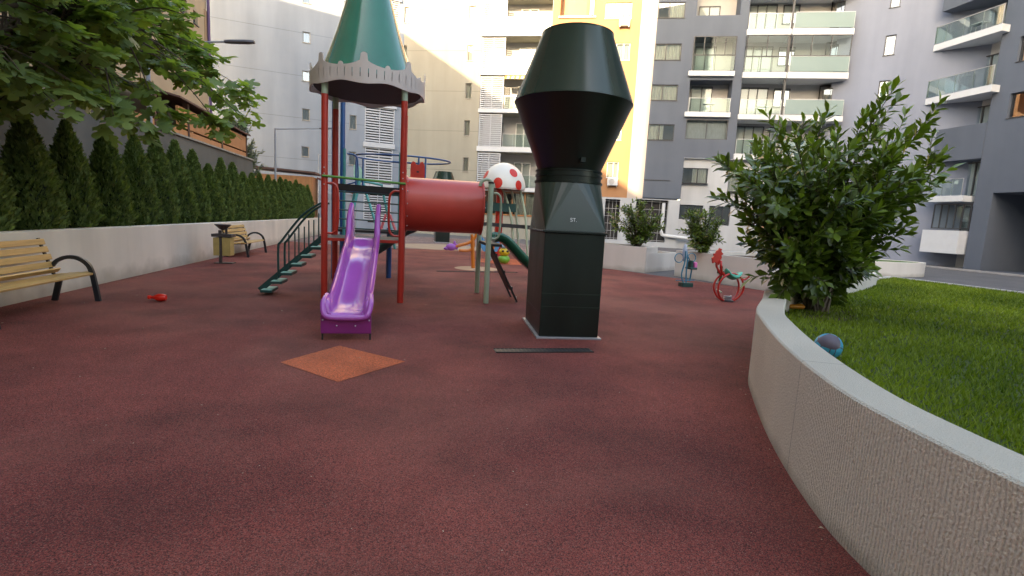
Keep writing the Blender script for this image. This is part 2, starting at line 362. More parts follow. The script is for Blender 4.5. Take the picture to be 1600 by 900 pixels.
# crumb rubber: two-tone granules, pale drifts painted as reflected light, stains
m_rub = M('maroon crumb rubber', (0.152, 0.025, 0.021), 0.8, 0.34, 0.55, bump=1.0, bscale=120, col2=(0.245, 0.053, 0.040), spec=0.35)
def rubber_nodes(mt, speck, amt=0.5):
    n = mt.node_tree.nodes; l = mt.node_tree.links; b = n['Principled BSDF']; src = b.inputs['Base Color'].links[0].from_socket
    tc = n.new('ShaderNodeTexCoord')
    vo = n.new('ShaderNodeTexVoronoi'); vo.inputs['Scale'].default_value = 215; l.new(tc.outputs['Object'], vo.inputs['Vector'])
    sp = n.new('ShaderNodeSeparateColor'); l.new(vo.outputs['Color'], sp.inputs[0])
    mr = n.new('ShaderNodeMapRange'); mr.inputs[1].default_value = 0; mr.inputs[2].default_value = 1; mr.inputs[3].default_value = 0.15; mr.inputs[4].default_value = 1.85
    l.new(sp.outputs[0], mr.inputs[0])
    sc = n.new('ShaderNodeVectorMath'); sc.operation = 'SCALE'; l.new(src, sc.inputs[0]); l.new(mr.outputs[0], sc.inputs['Scale'])
    gt = n.new('ShaderNodeMath'); gt.operation = 'GREATER_THAN'; gt.inputs[1].default_value = 0.90; l.new(sp.outputs[1], gt.inputs[0])
    ml = n.new('ShaderNodeMath'); ml.operation = 'MULTIPLY'; ml.inputs[1].default_value = amt; l.new(gt.outputs[0], ml.inputs[0])
    mx = n.new('ShaderNodeMix'); mx.data_type = 'RGBA'; l.new(ml.outputs[0], mx.inputs[0]); l.new(sc.outputs[0], mx.inputs[6]); mx.inputs[7].default_value = (*speck, 1)
    # pale drifts painted in for light patches thrown by windows
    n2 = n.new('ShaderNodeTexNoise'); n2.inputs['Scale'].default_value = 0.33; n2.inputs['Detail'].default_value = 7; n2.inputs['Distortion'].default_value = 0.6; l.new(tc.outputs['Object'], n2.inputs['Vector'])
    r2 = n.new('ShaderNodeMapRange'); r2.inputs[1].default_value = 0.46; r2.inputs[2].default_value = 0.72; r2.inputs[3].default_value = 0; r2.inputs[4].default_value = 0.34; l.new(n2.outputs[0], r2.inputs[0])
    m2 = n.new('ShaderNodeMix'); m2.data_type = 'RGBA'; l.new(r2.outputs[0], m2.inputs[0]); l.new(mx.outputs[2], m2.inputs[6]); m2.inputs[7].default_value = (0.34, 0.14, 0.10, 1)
    # dark stains
    n3 = n.new('ShaderNodeTexNoise'); n3.inputs['Scale'].default_value = 0.9; n3.inputs['Detail'].default_value = 5; l.new(tc.outputs['Object'], n3.inputs['Vector'])
    r3 = n.new('ShaderNodeMapRange'); r3.inputs[1].default_value = 0.48; r3.inputs[2].default_value = 0.70; r3.inputs[3].default_value = 1.05; r3.inputs[4].default_value = 0.68; l.new(n3.outputs[0], r3.inputs[0])
    s3 = n.new('ShaderNodeVectorMath'); s3.operation = 'SCALE'; l.new(m2.outputs[2], s3.inputs[0]); l.new(r3.outputs[0], s3.inputs['Scale'])
    l.new(s3.outputs[0], b.inputs['Base Color'])
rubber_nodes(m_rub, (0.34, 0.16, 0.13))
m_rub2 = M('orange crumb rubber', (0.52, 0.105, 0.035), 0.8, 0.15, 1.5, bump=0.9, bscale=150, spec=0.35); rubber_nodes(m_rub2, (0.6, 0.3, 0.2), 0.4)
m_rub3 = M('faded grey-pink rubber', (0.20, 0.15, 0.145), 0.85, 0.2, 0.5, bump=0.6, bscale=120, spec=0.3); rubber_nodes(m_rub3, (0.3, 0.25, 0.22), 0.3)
B1, B2, B3 = G(944, 419), G(1036, 432), G(1195, 455)
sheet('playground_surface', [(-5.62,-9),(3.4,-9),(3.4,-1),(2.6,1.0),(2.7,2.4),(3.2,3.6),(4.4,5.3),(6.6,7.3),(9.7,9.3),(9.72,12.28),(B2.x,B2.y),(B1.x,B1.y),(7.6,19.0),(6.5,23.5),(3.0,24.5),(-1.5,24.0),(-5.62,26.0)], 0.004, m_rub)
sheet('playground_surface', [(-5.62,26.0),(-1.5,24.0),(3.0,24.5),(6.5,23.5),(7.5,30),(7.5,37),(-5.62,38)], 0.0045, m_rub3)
d = [G(438,567), G(530,541), G(633,566), G(528,598)]
sheet('rubber_diamond', d, 0.008, m_rub2)
def disc(px, py, r, mat, n=28): 
    c = G(px, py); sheet('rubber_disc', [(c.x+r*math.cos(2*PI*i/n), c.y+r*math.sin(2*PI*i/n)) for i in range(n)], 0.008, mat)
disc(792, 409, 1.25, m_rub2); disc(745, 420, 0.7, M('tan crumb rubber', (0.42, 0.27, 0.17), 0.8, 0.15, 2)); disc(690, 386, 2.3, M('sand crumb rubber', (0.36, 0.27, 0.19), 0.8, 0.15, 2))
# driveway strip by the right block, paler pavement at its foot
m_pave = M('pale concrete paving', (0.30, 0.29, 0.29), 0.8, 0.12, 0.8, bump=0.3, bscale=60)
sheet('pavement', [(31.3,-10),(33.6,-10),(33.6,30.6),(31.3,30.6)], 0.004, m_pave)
mk = MB(); mk.box(31.15,31.3,-10,30.6,0.0,0.1); tag(mk.build('kerb', m_pave, bevel=0.01), kind='structure')

# ------------------------------------------------------------------ retaining wall on the left with its planted strip
m_wallL = stucco('weathered cream render', (0.74, 0.68, 0.59), 0.10, 0.12)
def stain(mt, zt, amt=0.5, col=(0.25, 0.21, 0.15)):   # splash dirt in a ragged band along the foot of a wall
    n = mt.node_tree.nodes; l = mt.node_tree.links; b = n['Principled BSDF']; src = b.inputs['Base Color'].links[0].from_socket
    geo = n.new('ShaderNodeNewGeometry'); sp = n.new('ShaderNodeSeparateXYZ'); l.new(geo.outputs['Position'], sp.inputs[0])
    no = n.new('ShaderNodeTexNoise'); no.inputs['Scale'].default_value = 2.5; no.inputs['Detail'].default_value = 6; l.new(geo.outputs['Position'], no.inputs['Vector'])
    ml = n.new('ShaderNodeMath'); ml.operation = 'MULTIPLY_ADD'; ml.inputs[1].default_value = -zt*2.2; l.new(no.outputs[0], ml.inputs[0]); l.new(sp.outputs[2], ml.inputs[2])
    mr = n.new('ShaderNodeMapRange'); mr.inputs[1].default_value = -zt*0.9; mr.inputs[2].default_value = zt*0.3; mr.inputs[3].default_value = amt; mr.inputs[4].default_value = 0; l.new(ml.outputs[0], mr.inputs[0])
    mx = n.new('ShaderNodeMix'); mx.data_type = 'RGBA'; l.new(mr.outputs[0], mx.inputs[0]); l.new(src, mx.inputs[6]); mx.inputs[7].default_value = (*col, 1); l.new(mx.outputs[2], b.inputs['Base Color'])
stain(m_wallL, 0.22)
w = MB(); w.box(-5.82, -5.6, -9, 38, 0, 1.04)
mesh_thing(w, 'retaining_wall', m_wallL, 'long low cream rendered retaining wall under the row of cypresses', 'wall', bevel=0.012)
w = MB(); w.box(-7.4, -5.82, -9, 38, 0.0, 0.98); tag(w.build('planting_bed', m_soil), kind='structure')
m_fence = stucco('shaded grey concrete', (0.15, 0.145, 0.13), 0.12, 0.12)
w = MB(); w.box(-7.62, -7.4, -9, 27, 0, 3.72)
ft = thing('boundary_wall', (-7.5, 9, 0), 'tall plain grey concrete wall behind the cypresses', 'wall')
w.build('wall', m_fence, ft)
w = MB(); w.box(-7.68, -7.34, -9, 27.05, 3.72, 3.78); w.build('coping', M('worn concrete coping', (0.36,0.33,0.28), 0.9, 0.2, 4), ft)

# ------------------------------------------------------------------ buildings
HT = 27.5
def room_back(F, mb, r, dep): mb.quad(F.p(r[0],r[2],-dep), F.p(r[1],r[2],-dep), F.p(r[1],r[3],-dep), F.p(r[0],r[3],-dep))

# --- A: pale panel block far left of centre
m_beigef = M('weathered beige frame', (0.33, 0.30, 0.26), .5, .1, 4)
FA = Facade((-30.0, 39.14), (-0.8, 45.1))
A = thing('apartment_building', (-14, 42.5, 0), 'pale grey windowless-looking block with tiny square windows behind the row of cypresses', 'building')
holes = []; wins = []
for (a,b,c,e) in ((473,-10,486,5),(473,50,485,67),(472,111,485,127),(472,170,484,188),(471,229,483,245),(538,2,548,20),(546,180,557,202),(545,237,556,258)):
    r = FA.rect(a,b,c,e); holes.append(r); wins.append(r)
z1 = wins[1][2]
for k in (2, 3): 
    for w0 in (wins[1],): holes.append((w0[0], w0[1], w0[2]+3.1*k, w0[3]+3.1*k)); wins.append(holes[-1])
for a in (390,):
    pass
lou = [FA.rect(570,168,616,223), FA.rect(570,231,613,287), FA.rect(576,100,620,160), FA.rect(600,1,624,49), FA.rect(568,295,611,345)]
for r in lou: holes.append((*r, 0.9))
mb = MB(); FA.wall(mb, 0, FA.L, 0, HT, holes, 0.2); FA.box(mb, 0, FA.L, HT, HT+.3, -9, 0.1); mb.build('wall', m_concrete, A)
for r in wins: FA.window(r, A, split=(), curtain=1, sill=True, cm=m_curt2, d=-.12, fr=m_beigef)
def louvre(F, r, parent, n=14, frame=True, skip=0.0):
    mb = MB(); u0,u1,z0,z1 = r
    for u in (u0+.03, (u0+u1)/2, u1-.03): F.box(mb, u-.03, u+.03, z0, z1, 0.01, 0.07)
    for i in range(n):
        z = lerp(z0+.06, z1-.1, i/(n-1)); F.box(mb, u0+.06, u1-.06, z, z+(z1-z0)/n*0.52, 0.0, 0.05)
    return mb.build('louvre_screen', m_louvre, parent)
for r in lou:
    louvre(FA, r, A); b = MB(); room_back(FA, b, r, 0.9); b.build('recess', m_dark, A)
    b = MB(); FA.box(b, r[0]-.15, r[1]+.15, r[3]+.003, r[3]+.38, -.1, .18); b.build('louvre_box', m_louvre, A)

# --- B: cream block with louvres and an orange end, C: slate grey block; same plane
FB = Facade((-0.8, 45.1), (30.8, 33.06))
Bg = thing('apartment_building', (8, 43, 0), 'sunlit cream and orange block with louvred balconies behind the green chimney', 'building')
uO = FB.uz(862, 60)[0]; uE = FB.uz(1012, 150)[0]-0.95
holes = []; wins = []
for r in ((630,11,639,36),(627,71,636,96),(733,9,743,35),(730,71,739,95),(727,130,737,154),(725,188,734,212),(723,246,732,268),(622,131,631,155),(736,-60,746,-30)):
    q = FB.rect(*r); holes.append(q); wins.append(q)
uL0 = FB.uz(752, 140)[0]-.1; uL1 = FB.uz(787, 140)[0]; uR = uO-0.05
zs = [FB.uz(800, y)[1] for y in (299, 238, 177, 118, 57, -5)]; zt = [FB.uz(800, y)[1] for y in (293, 230, 171, 110, 49, -12)]
for i in range(5): holes.append((uL0, uR, zt[i], zs[i+1], 1.5))
holes.append((uL0+.2, uR-.1, 1.9, zs[0]-.05, 0.5))               # ground-floor window band
mb = MB(); FB.wall(mb, 0, uO, 0, HT, holes, 0.2); mb.build('wall', m_cream, Bg)
for r in wins: FB.window(r, Bg, split=(), curtain=1, d=-.14, cm=m_curt, fr=m_beigef)
for i in range(5):
    bw = MB(); room_back(FB, bw, (uL0, uR, zt[i], zs[i+1]), 1.5); bw.build('balcony_wall', m_pale, Bg)
    sl_ = MB(); FB.box(sl_, uL0-.05, uR+.04, zs[i], zt[i], -0.05, 0.18); sl_.build('balcony_slab', m_slab, Bg, bevel=0.01)
for i in range(5):
    z0, z1 = zt[i], zs[i+1]
    louvre(FB, (uL0+.05, uL1, z0, z1-.1), Bg, 16)
    FB.railing(uL1+.1, uR-.1, z0, Bg, 0.08, 1.0, 4)
    FB.window((uL1+.9, uL1+2.3, z0+.03, z0+2.15), Bg, split=(.5,), d=-1.42, sill=False, fr=m_wframe, name='balcony_door')
    if i > 0: FB.window((uL1-1.3, uL1-.2, z0+.03, z0+2.15), Bg, split=(), d=-1.42, sill=False, name='balcony_door', curtain=1)
# striped awning, brown-framed ground-floor window
m_brown = M('brown stained wood', (0.30, 0.13, 0.05), 0.5, 0.2, 4)
FB.window((uL0+.2, uR-.1, 1.9, zs[0]-.05), Bg, split=(.18,.36,.55,.75), fr=m_brown, d=-.3, curtain=.4, t=.09, name='window')
aw = MB(); n = 18
for i in range(0, n, 2):
    a, b = lerp(uL1+.1, uR-.1, i/n), lerp(uL1+.1, uR-.1, (i+1)/n); z = zs[3]
    aw.quad(FB.p(a, z-.05, .1), FB.p(b, z-.05, .1), FB.p(b, z-.38, .5), FB.p(a, z-.38, .5))
a_ = aw.build('awning', M('ochre awning stripe', (0.62,0.35,0.06), 0.8), Bg)
aw = MB()
for i in range(1, n, 2):
    a, b = lerp(uL1+.1, uR-.1, i/n), lerp(uL1+.1, uR-.1, (i+1)/n); z = zs[3]
    aw.quad(FB.p(a, z-.05, .1), FB.p(b, z-.05, .1), FB.p(b, z-.38, .5), FB.p(a, z-.38, .5))
aw.build('awning_stripes', m_white, a_)
# orange end
holes = []; wins = []
for r in ((946,4,987,29),(962,67,984,94),(955,131,977,157),(948,193,971,219),(948,253,966,278)):
    q = FB.rect(*r); holes.append(q); wins.append(q)
rec = FB.rect(877,-40,918,26); holes.append((*rec, 1.3)); gz = FB.uz(975, 309)[1]
rec2 = [(rec[0], rec[1], lerp(rec[2],rec[2],0)-3.13*k, rec[2]-3.13*k+2.3, 1.3) for k in (1, 2, 3)]; holes += rec2
mb = MB(); FB.wall(mb, uO, uE, gz, HT, holes, 0.2); mb.build('orange_wall', m_orange, Bg)
for q in wins: FB.window(q, Bg, split=(.55,), fr=m_wframe, curtain=1, cm=m_curt, d=-.14)
for q in [rec]+rec2: bw = MB(); room_back(FB, bw, q, 1.3); bw.build('loggia_wall', m_tan2, Bg)
sb = MB(); FB.box(sb, rec[0]-.1, rec[1]+.75, rec[2]-.1, rec[2]+.02, -.05, .12); sb.build('ledge', m_slab, Bg)
pp = MB(); uP = FB.uz(925, 20)[0]; pp.tube([FB.p(uP, rec[2], .09), FB.p(uP, HT, .09)], .17, 12); pp.build('white_pipe', m_slab, Bg, smooth=True)
# pale strip and the white ground floor with barred openings
uG0 = FB.uz(1017, 150)[0]; u65 = FB.uz(1066, 280)[0]; zW = FB.uz(1090, 247)[1]; zG = FB.uz(1030, 309)[1]
mb = MB(); FB.wall(mb, uE, uG0, gz, HT, []); mb.build('pale_strip', M('pale peach plaster', (0.45,0.39,0.35), 0.85, 0.05, 0.5), Bg)
Cg = thing('apartment_building', (22, 37, 0), 'slate grey block with white balcony slabs and frosted glass corners behind the planters', 'building')
op = [FB.rect(*r) for r in ((944,311,967,374),(992,312,1042,378),(1062,320,1099,343),(1108,322,1142,352))]
mb = MB(); FB.wall(mb, uR+.0, u65, 0, gz, [(*o_, 0.6) for o_ in op] , .6); mb.build('white_ground_floor', m_white, Bg)
for q in op[:2]:
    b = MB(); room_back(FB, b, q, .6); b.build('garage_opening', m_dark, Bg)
    g = MB(); u0,u1,z0,z1 = q
    for k in range(6): z = lerp(z0+.1, z1-.15, k/5); FB.box(g, u0, u1, z, z+.03, -.3, -.27)
    for k in range(1, 4): u = lerp(u0, u1, k/4); FB.box(g, u-.014, u+.014, z0, z1, -.31, -.301)
    g.build('grille', m_steel, Bg)
pp = MB(); a = FB.uz(1036, 330)[0]; zz = FB.uz(1036, 368)[1]; pp.tube([FB.p(a, zG-.4, .16), FB.p(a, zz+.25, .16), FB.p(a+.06, zz+.06, .16), FB.p(a+.25, zz, .16), FB.p(FB.uz(1085,368)[0], zz-.15, .16)], .13, 10); pp.build('white_downpipe', m_slab, Bg, smooth=True)

# --- C
uP0, uP1 = FB.uz(1146, 120)[0], FB.uz(1160, 120)[0]; uC2 = FB.L; uB0 = FB.uz(1079,120)[0]
st = 3.16
def ys(x, *y): return [FB.uz(x, q)[1] for q in y]
wl = [FB.rect(*r) for r in ((1030,3,1072,28),(1024,68,1065,94),(1018,132,1059,157),(1012,194,1053,219),(1006,256,1047,281))]
uw0, uw1 = sum(r[0] for r in wl)/5, sum(r[1] for r in wl)/5
wl = [(uw0, uw1, r[2], r[3]) for r in wl]; wl.append((uw0, uw1, wl[0][2]+st, wl[0][3]+st))
zl = ys(1110, 247, 218, 187, 176, 125, 112, 57, 55, 24, -20)      # levels of the left balcony column
L1 = (uB0, uP0, zl[1], zl[2], .35); L2 = (uB0, uP0, zl[3], zl[4], 1.4); L3 = (uB0, uP0, zl[5], zl[6], 1.4); L4 = (uB0, uP0, zl[8], zl[9]+.6, 1.4)
mb = MB(); FB.wall(mb, uG0, uP1, zW, HT, [*wl, L1, L2, L3, L4], .2); FB.wall(mb, uG0, u65, zG, zW, [], .2)
FB.box(mb, uG0, u65, zG-.02, zG, -2.5, 0); mb.build('grey_wall', m_grey, Cg)
for q in wl: FB.window(q, Cg, split=(.42,), d=-.1, curtain=random.choice([.6, 1, 1]), cm=m_curt)
for q in (L2, L3, L4): b = MB(); room_back(FB, b, q, 1.4); b.build('loggia_wall', m_pale, Cg)
for z0, z1 in ((zl[3]-.35, zl[3]), (zl[5]-.35, zl[5])): b = MB(); FB.box(b, uB0-.2, uP0+.02, z0, z1, -.05, .25); b.build('balcony_slab', m_slab, Cg, bevel=.01)
FB.railing(uB0+.05, uP0-.05, zl[3], Cg, .15, 1.0, 2); FB.railing(uB0+.05, uP0-.05, zl[5], Cg, .15, 1.1, 2, 'dark')
FB.window((uB0+.02, uP0-.02, zl[5]+1.15, zl[6]), Cg, split=(.25,.5,.75), d=.1, curtain=0, sill=False, t=.04, name='balcony_glazing') if False else None
def glazing(F, u0, u1, z0, z1, parent, d=.05, n=4, mid=None, name='balcony_glazing'):
    g = MB(); t = .03
    F.box(g, u0, u1, z0, z0+.05, d-.03, d+.03); F.box(g, u0, u1, z1-.05, z1, d-.03, d+.03)
    if mid: F.box(g, u0, u1, mid-.03, mid+.03, d-.03, d+.035)
    for k in range(n+1):
        u = lerp(u0+t, u1-t, k/n); F.box(g, u-t, u+t, z0+.05, z1-.05, d-.025, d+.025)
    w = g.build(name, m_frame, parent); p = MB(); p.quad(F.p(u0,z0,d), F.p(u1,z0,d), F.p(u1,z1,d), F.p(u0,z1,d)); p.build('pane', m_rail, w); return w
glazing(FB, uB0, uP0-.02, zl[5]+1.15, zl[6], Cg, .05, 4); glazing(FB, uB0, uP0-.02, zl[1], zl[2], Cg, -.05, 2)
b = MB(); room_back(FB, b, L1, .35); b.build('recess', m_curt2, Cg)
for z in (zl[3], zl[5], zl[8]-1.05): FB.window((uB0+.35, uB0+1.9, z+.03, z+2.2), Cg, split=(.5,), d=-1.33, sill=False, name='balcony_door', curtain=.5)
# right balcony column, open all the way to the lilac wall
cz = [ys(1195, a_, b_) for a_, b_ in ((251,242),(188,180),(123,114),(56,47),(-8,-18))]
uQ = FB.uz(1227, 120)[0]; holes = []
b = MB(); b2 = MB()
b.quad(FB.p(uP1, zW, -1.5), FB.p(uC2+1.5, zW, -1.5), FB.p(uC2+1.5, HT, -1.5), FB.p(uP1, HT, -1.5)); b.quad(FB.p(uP1, zW, -1.5), FB.p(uP1, zW, 0), FB.p(uP1, HT, 0), FB.p(uP1, HT, -1.5))
b.build('balcony_wall', m_pale, Cg)
for z0, z1 in cz:
    b2 = MB(); FB.box(b2, uP1-.05, uQ, z0, z1, -1.49, .25); b2.build('balcony_slab', m_slab, Cg, bevel=.01)
    b2 = MB(); FB.box(b2, uQ+.02, uC2-.35, z0-.06, z1-.04, -1.49, .4); b2.build('balcony_slab', m_slab, Cg, bevel=.01)
cp = MB(); FB.box(cp, uQ-.07, uQ+.07, cz[0][0], HT, -.02, .12); cp.build('post', m_frame, Cg)
for i, (z0, z1) in enumerate(cz):
    FB.railing(uP1+.02, uQ-.1, z1, Cg, .2, 1.05, 3, 'dark' if i == 2 else None); FB.railing(uQ+.1, uC2-.4, z1-.04, Cg, .35, 1.1, 1, 'frost')
    sf = MB(); ue = uC2-.37; a1, a2 = FB.p(ue, z1, .33), FB.p(ue, z1, -1.2); sf.bar(a1+V(0,0,.5), a2+V(0,0,.5), .015, 1.0); sf.build('glass_return', m_frost, Cg)
    FB.window((uP1+.3, uP1+2.3, z1+.02, z1+2.3), Cg, split=(.3,.62), d=-1.42, sill=False, name='balcony_door', curtain=.55)
    FB.window((uQ-.25, uQ+.9, z1+.9, z1+2.25), Cg, split=(.5,), d=-1.42, sill=False, curtain=.5)
glazing(FB, uP1+.02, uQ-.1, cz[2][1]+1.08, cz[3][0], Cg, .2, 2); glazing(FB, uQ+.1, uC2-.4, cz[2][1]+1.08, cz[3][0]-.06, Cg, .35, 3)
# white lower floors of C
wl2 = [FB.rect(1067,262,1107,286), FB.rect(1139,265,1182,300)]
mb = MB(); FB.wall(mb, u65, uC2+1.0, 0, zW, [*wl2, *[(*o_, .6) for o_ in op[2:]]], .2, d=-.25); mb.build('white_wall', m_white, Cg)
FB.box(b3 := MB(), u65, uP1, zW-.03, zW, -.3, 0); b3.build('soffit', m_white, Cg)
for q in wl2: FB.window(q, Cg, split=(.6,), d=-.38, curtain=.6)
for q in op[2:]: FB.window(q, Cg, split=(.33,.66), d=-.5, curtain=0, sill=False)
rb = MB(); FB.box(rb, 0, FB.L, HT, HT+.3, -9, .1); rb.build('roof_slab', m_white, Cg)

# --- D: lilac wall, E: grey block with long balconies on the right
FD = Facade((30.8, 33.06), (33.5, 29.6)); XE = 34.1
FE = Facade((34.1, 28.83), (34.1, -12.0))
E = thing('apartment_building', (33.5, 20, 0), 'grey and lilac block on the right with long glass balconies and a dark passage opening', 'building')
wl = [FD.rect(*r) for r in ((1305,2,1320,31),(1295,70,1309,99),(1285,138,1300,165),(1392,-15,1408,11),(1382,55,1399,86),(1372,126,1389,156),(1362,193,1378,222))]
mb = MB(); FD.wall(mb, -1.2, FD.L+3.0, 0, HT, wl, .18); mb.build('lilac_wall', m_lilac, E)
for q in wl: FD.window(q, E, split=(), d=-.12, curtain=1, cm=m_curt2, label=None)
def ez(x, *y): return [FE.uz(x, q, .6)[1] for q in y]
# levels measured on the slab edges at px 1480
s1 = ez(1480, 74, 64); s2 = ez(1480, 157, 147); s3 = ez(1480, 315, 306); par = ez(1480, 250, 198); s4 = ez(1480, 396, 360); gl = ez(1480, 357, 318)
uA, uZ = -0.72, FE.uz(1550, 150)[0]; uS = FE.uz(1566, 40, .6)[0]
m_recess = m_pale
# recessed wall of the balconies
b = MB(); b.quad(FE.p(-1.5, 0, -1.2), FE.p(uZ, 0, -1.2), FE.p(uZ, HT, -1.2), FE.p(-1.5, HT, -1.2)); b.quad(FE.p(uZ, 0, -1.2), FE.p(uZ, 0, 0), FE.p(uZ, HT, 0), FE.p(uZ, HT, -1.2)); b.build('balcony_wall', m_recess, E)
dk = FE.rect(1541,300,1640,425); dk = (dk[0], dk[0]+9.0, 0.0, dk[3], 4.0)
zz = [par[1]+3.0, par[1]+6.1, par[1]+9.2]
ew = []
for k, z in enumerate((par[1]+.05-3.15, par[1]+.05, par[1]+3.2, par[1]+6.35, par[1]+9.5)):
    if k: ew.append((uZ+1.0, uZ+2.7, z, z+1.4)); 
    if k: ew.append((uZ+4.6, uZ+6.3, z, z+1.4))
mb = MB(); FE.wall(mb, uZ, FE.L, 0, HT, [dk, *ew], .3); mb.build('grey_wall', m_grey, E)
b = MB(); room_back(FE, b, dk, 4.0); b.build('passage_wall', m_grey, E)
lm = MB(); lm.ball(FE.p(dk[0]+3.2, dk[3]-2.3, -3.9), (.12,.12,.12)); lm.build('wall_lamp', m_slab, E, smooth=True)
for q in ew: FE.window(q, E, split=(.5,), d=-.22, curtain=.6, cm=m_curt)
for q in ((uA, uS, *s1, -1.19), (uA, uS, *s2, -1.19), (uA+1.2, uS-.6, *s3, -1.19)): b = MB(); FE.box(b, *q, .6); b.build('balcony_slab', m_slab, E, bevel=.01)
b = MB(); FE.box(b, uA+1.2, uZ-.1, s4[0], s4[1], -.3, .6); b.build('white_parapet', m_slab, E, bevel=.01)
b = MB(); FE.box(b, uA-.6, uZ+.01, par[0], par[1], -1.19, .05); b.build('grey_parapet', m_grey, E)
top = ez(1440, 34, -60); b = MB(); FE.box(b, uA+.5, uA+3.4, top[0], HT, -1.19, .9); b.build('grey_bay', m_grey, E)
b = MB(); FE.box(b, uA+3.42, uZ, s1[1]+3.0, s1[1]+4.0, -1.19, .5); b.build('grey_parapet', m_grey, E)
uM = FE.uz(1450, 60, .55)[0]
for z in (s1[1], s2[1]):
    FE.railing(uA+.05, uM, z, E, .55, 1.1, 1, 'frost'); FE.railing(uM+.05, uS-.05, z, E, .55, 1.1, 4)
    FE.window((uM-.6, uM+1.0, z+.02, z+2.2), E, split=(.5,), d=-1.12, sill=False, name='balcony_door', curtain=.4)
    FE.window((uZ-2.2, uZ-.25, z+.02, z+2.3), E, split=(.5,), d=-1.12, sill=False, name='balcony_door', curtain=.4)
    p = MB(); FE.box(p, uM-.1, uM+.08, z, z+2.85, .35, .53); p.build('post', m_frame, E)
    lb = MB(); FE.box(lb, uM+1.7, uM+2.0, z+2.15, z+2.3, -1.19, -1.08); lb.build('wall_lamp', m_slab, E)
FE.window((uZ-2.2, uZ-.25, par[1]-.9, par[1]+1.3), E, split=(.5,), d=-1.12, sill=False, name='balcony_door', curtain=.3)
FE.window((uM-.6, uM+1.0, par[1]-.9, par[1]+1.2), E, split=(.5,), d=-1.12, sill=False, name='balcony_door', curtain=.3)
FE.railing(uA+1.3, uS-.8, s3[1], E, .5, 1.05, 3); FE.window((uZ-1.9, uZ-.25, s3[1]+.02, s3[1]+2.2), E, split=(.5,), d=-1.12, sill=False, name='balcony_door', curtain=.5)
glazing(FE, uA+1.3, uZ-.02, gl[0], gl[1], E, .05, 5); FE.window((uZ-2.0, uZ-.3, gl[0]-.5, gl[1]-.1), E, split=(.33,.66), d=-1.12, sill=False, curtain=.4)
# clutter on the balconies
def clutter(F, u, z, d):
    t = thing('balcony_table', F.p(u, z, d), 'small white table with folded things on a glass fronted balcony', 'table')
    mb = MB(); F.box(mb, u-.4, u+.4, z+.7, z+.74, d-.25, d+.25); mb.build('table_top', m_slab, t)
    for a in (-.35, .35):
        for c in (-.2, .2):
            l_ = MB(); l_.tube([F.p(u+a, z, d+c), F.p(u+a*.8, z+.7, d+c*.8)], .015, 6); l_.build('leg', m_slab, t)
    return t
t = clutter(FB, uB0+1.6, zl[3], -.5); t['label'] = 'white balcony table behind the clear glass of the left grey balcony, third slab down'
t = clutter(FB, uP1+1.8, cz[1][1], -.6); t['label'] = 'white balcony table behind clear glass beside the grey pillar'
t = clutter(FE, uZ-1.6, s1[1], -.2); t['label'] = 'white table on the topmost visible balcony of the right block'

# --- tan building behind the boundary wall on the left
FT = Facade((-10.0, -31.5), (-10.0, 29.2))
T = thing('apartment_building', (-10, 15, 0), 'tan plastered block rising behind the fig tree and the grey wall', 'building')
wl = [FT.rect(*r) for r in ((275,-6,292,18),(302,18,309,38))]
for y in (3, 9, 15, 20.5): 
    for z in (7.3, 10.4, 13.5, 16.6): wl.append((y+31.5, y+33.1, z, z+1.4))
HTAN = 21.8
mb = MB(); FT.wall(mb, 0, FT.L, 0, HTAN, wl[:0]+wl[2:]+wl[:1]+[wl[1]], .2); FT.box(mb, 0, FT.L-.003, 0, HTAN, -12, -11.8)
FT.box(mb, FT.L-.2, FT.L, 0, HTAN, -12, -.001); FT.box(mb, 0, FT.L, HTAN, HTAN+.3, -12, .1); mb.build('wall', m_tan, T)
for q in wl: FT.window(q, T, split=(.5,), fr=m_frame, curtain=1)
b = MB(); FT.box(b, FT.L-.35, FT.L-.0, 9.0, 10.9, 0.002, .03); FT.box(b, FT.L-.35, FT.L, 12.2, 14.2, .002, .03); b.build('darker_quoin', m_tan2, T)
b = MB(); b.tube([FT.p(FT.L-.02, .5, .09), FT.p(FT.L-.02, HTAN, .09)], .07, 8); b.build('downpipe', M('dull violet pipe', (0.12,0.06,0.16), .5), T)
# --- unseen blocks behind the camera, shaped for the shade they cast
m_back = stucco('pale back plaster', (0.50, 0.46, 0.40)); 
Y_ = thing('apartment_building', (14, -32, 0), 'unseen pale block behind the camera, sized to shade the right-hand facades', 'building')
b = MB(); b.box(-22.4, 6, -44, -32, 0, 46); b.build('wall', m_back, Y_)
b = MB(); b.box(6.01, 40, -44, -33, 0, 24); b.build('shade_wing', m_back, Y_)

# --- air conditioners
def aircon(F, px, py, label, sc=1.0):
    u, z = F.uz(px, py, .3); t = thing('air_conditioner', F.p(u, z-.28, .2), label, 'air conditioner', 'air conditioners on the orange wall')
    b = MB(); F.box(b, u-.4, u+.4, z-.28, z+.28, .1, .4); b.build('casing', m_slab, t, bevel=.02)
    g = MB(); c = F.p(u-.08, z, .405); pts = [c+F.u*(.22*math.cos(a))+V(0,0,.22*math.sin(a)) for a in np.linspace(0, 2*PI, 20, endpoint=False)]
    g.prism([(.22*math.cos(a), .22*math.sin(a)) for a in np.linspace(0, 2*PI, 20, endpoint=False)], c, F.u, V(0,0,1), F.n*.012); g.build('fan_grille', m_steel, t)
    
    for q in (-.35, .3): br = MB(); F.box(br, u+q, u+q+.05, z-.36, z-.285, .0, .4); br.build('bracket', m_steel, t)
aircon(FB, 976, 34, 'white air conditioner under the top window of the orange wall'); aircon(FB, 957, 284, 'white air conditioner low on the orange wall above the barred openings')

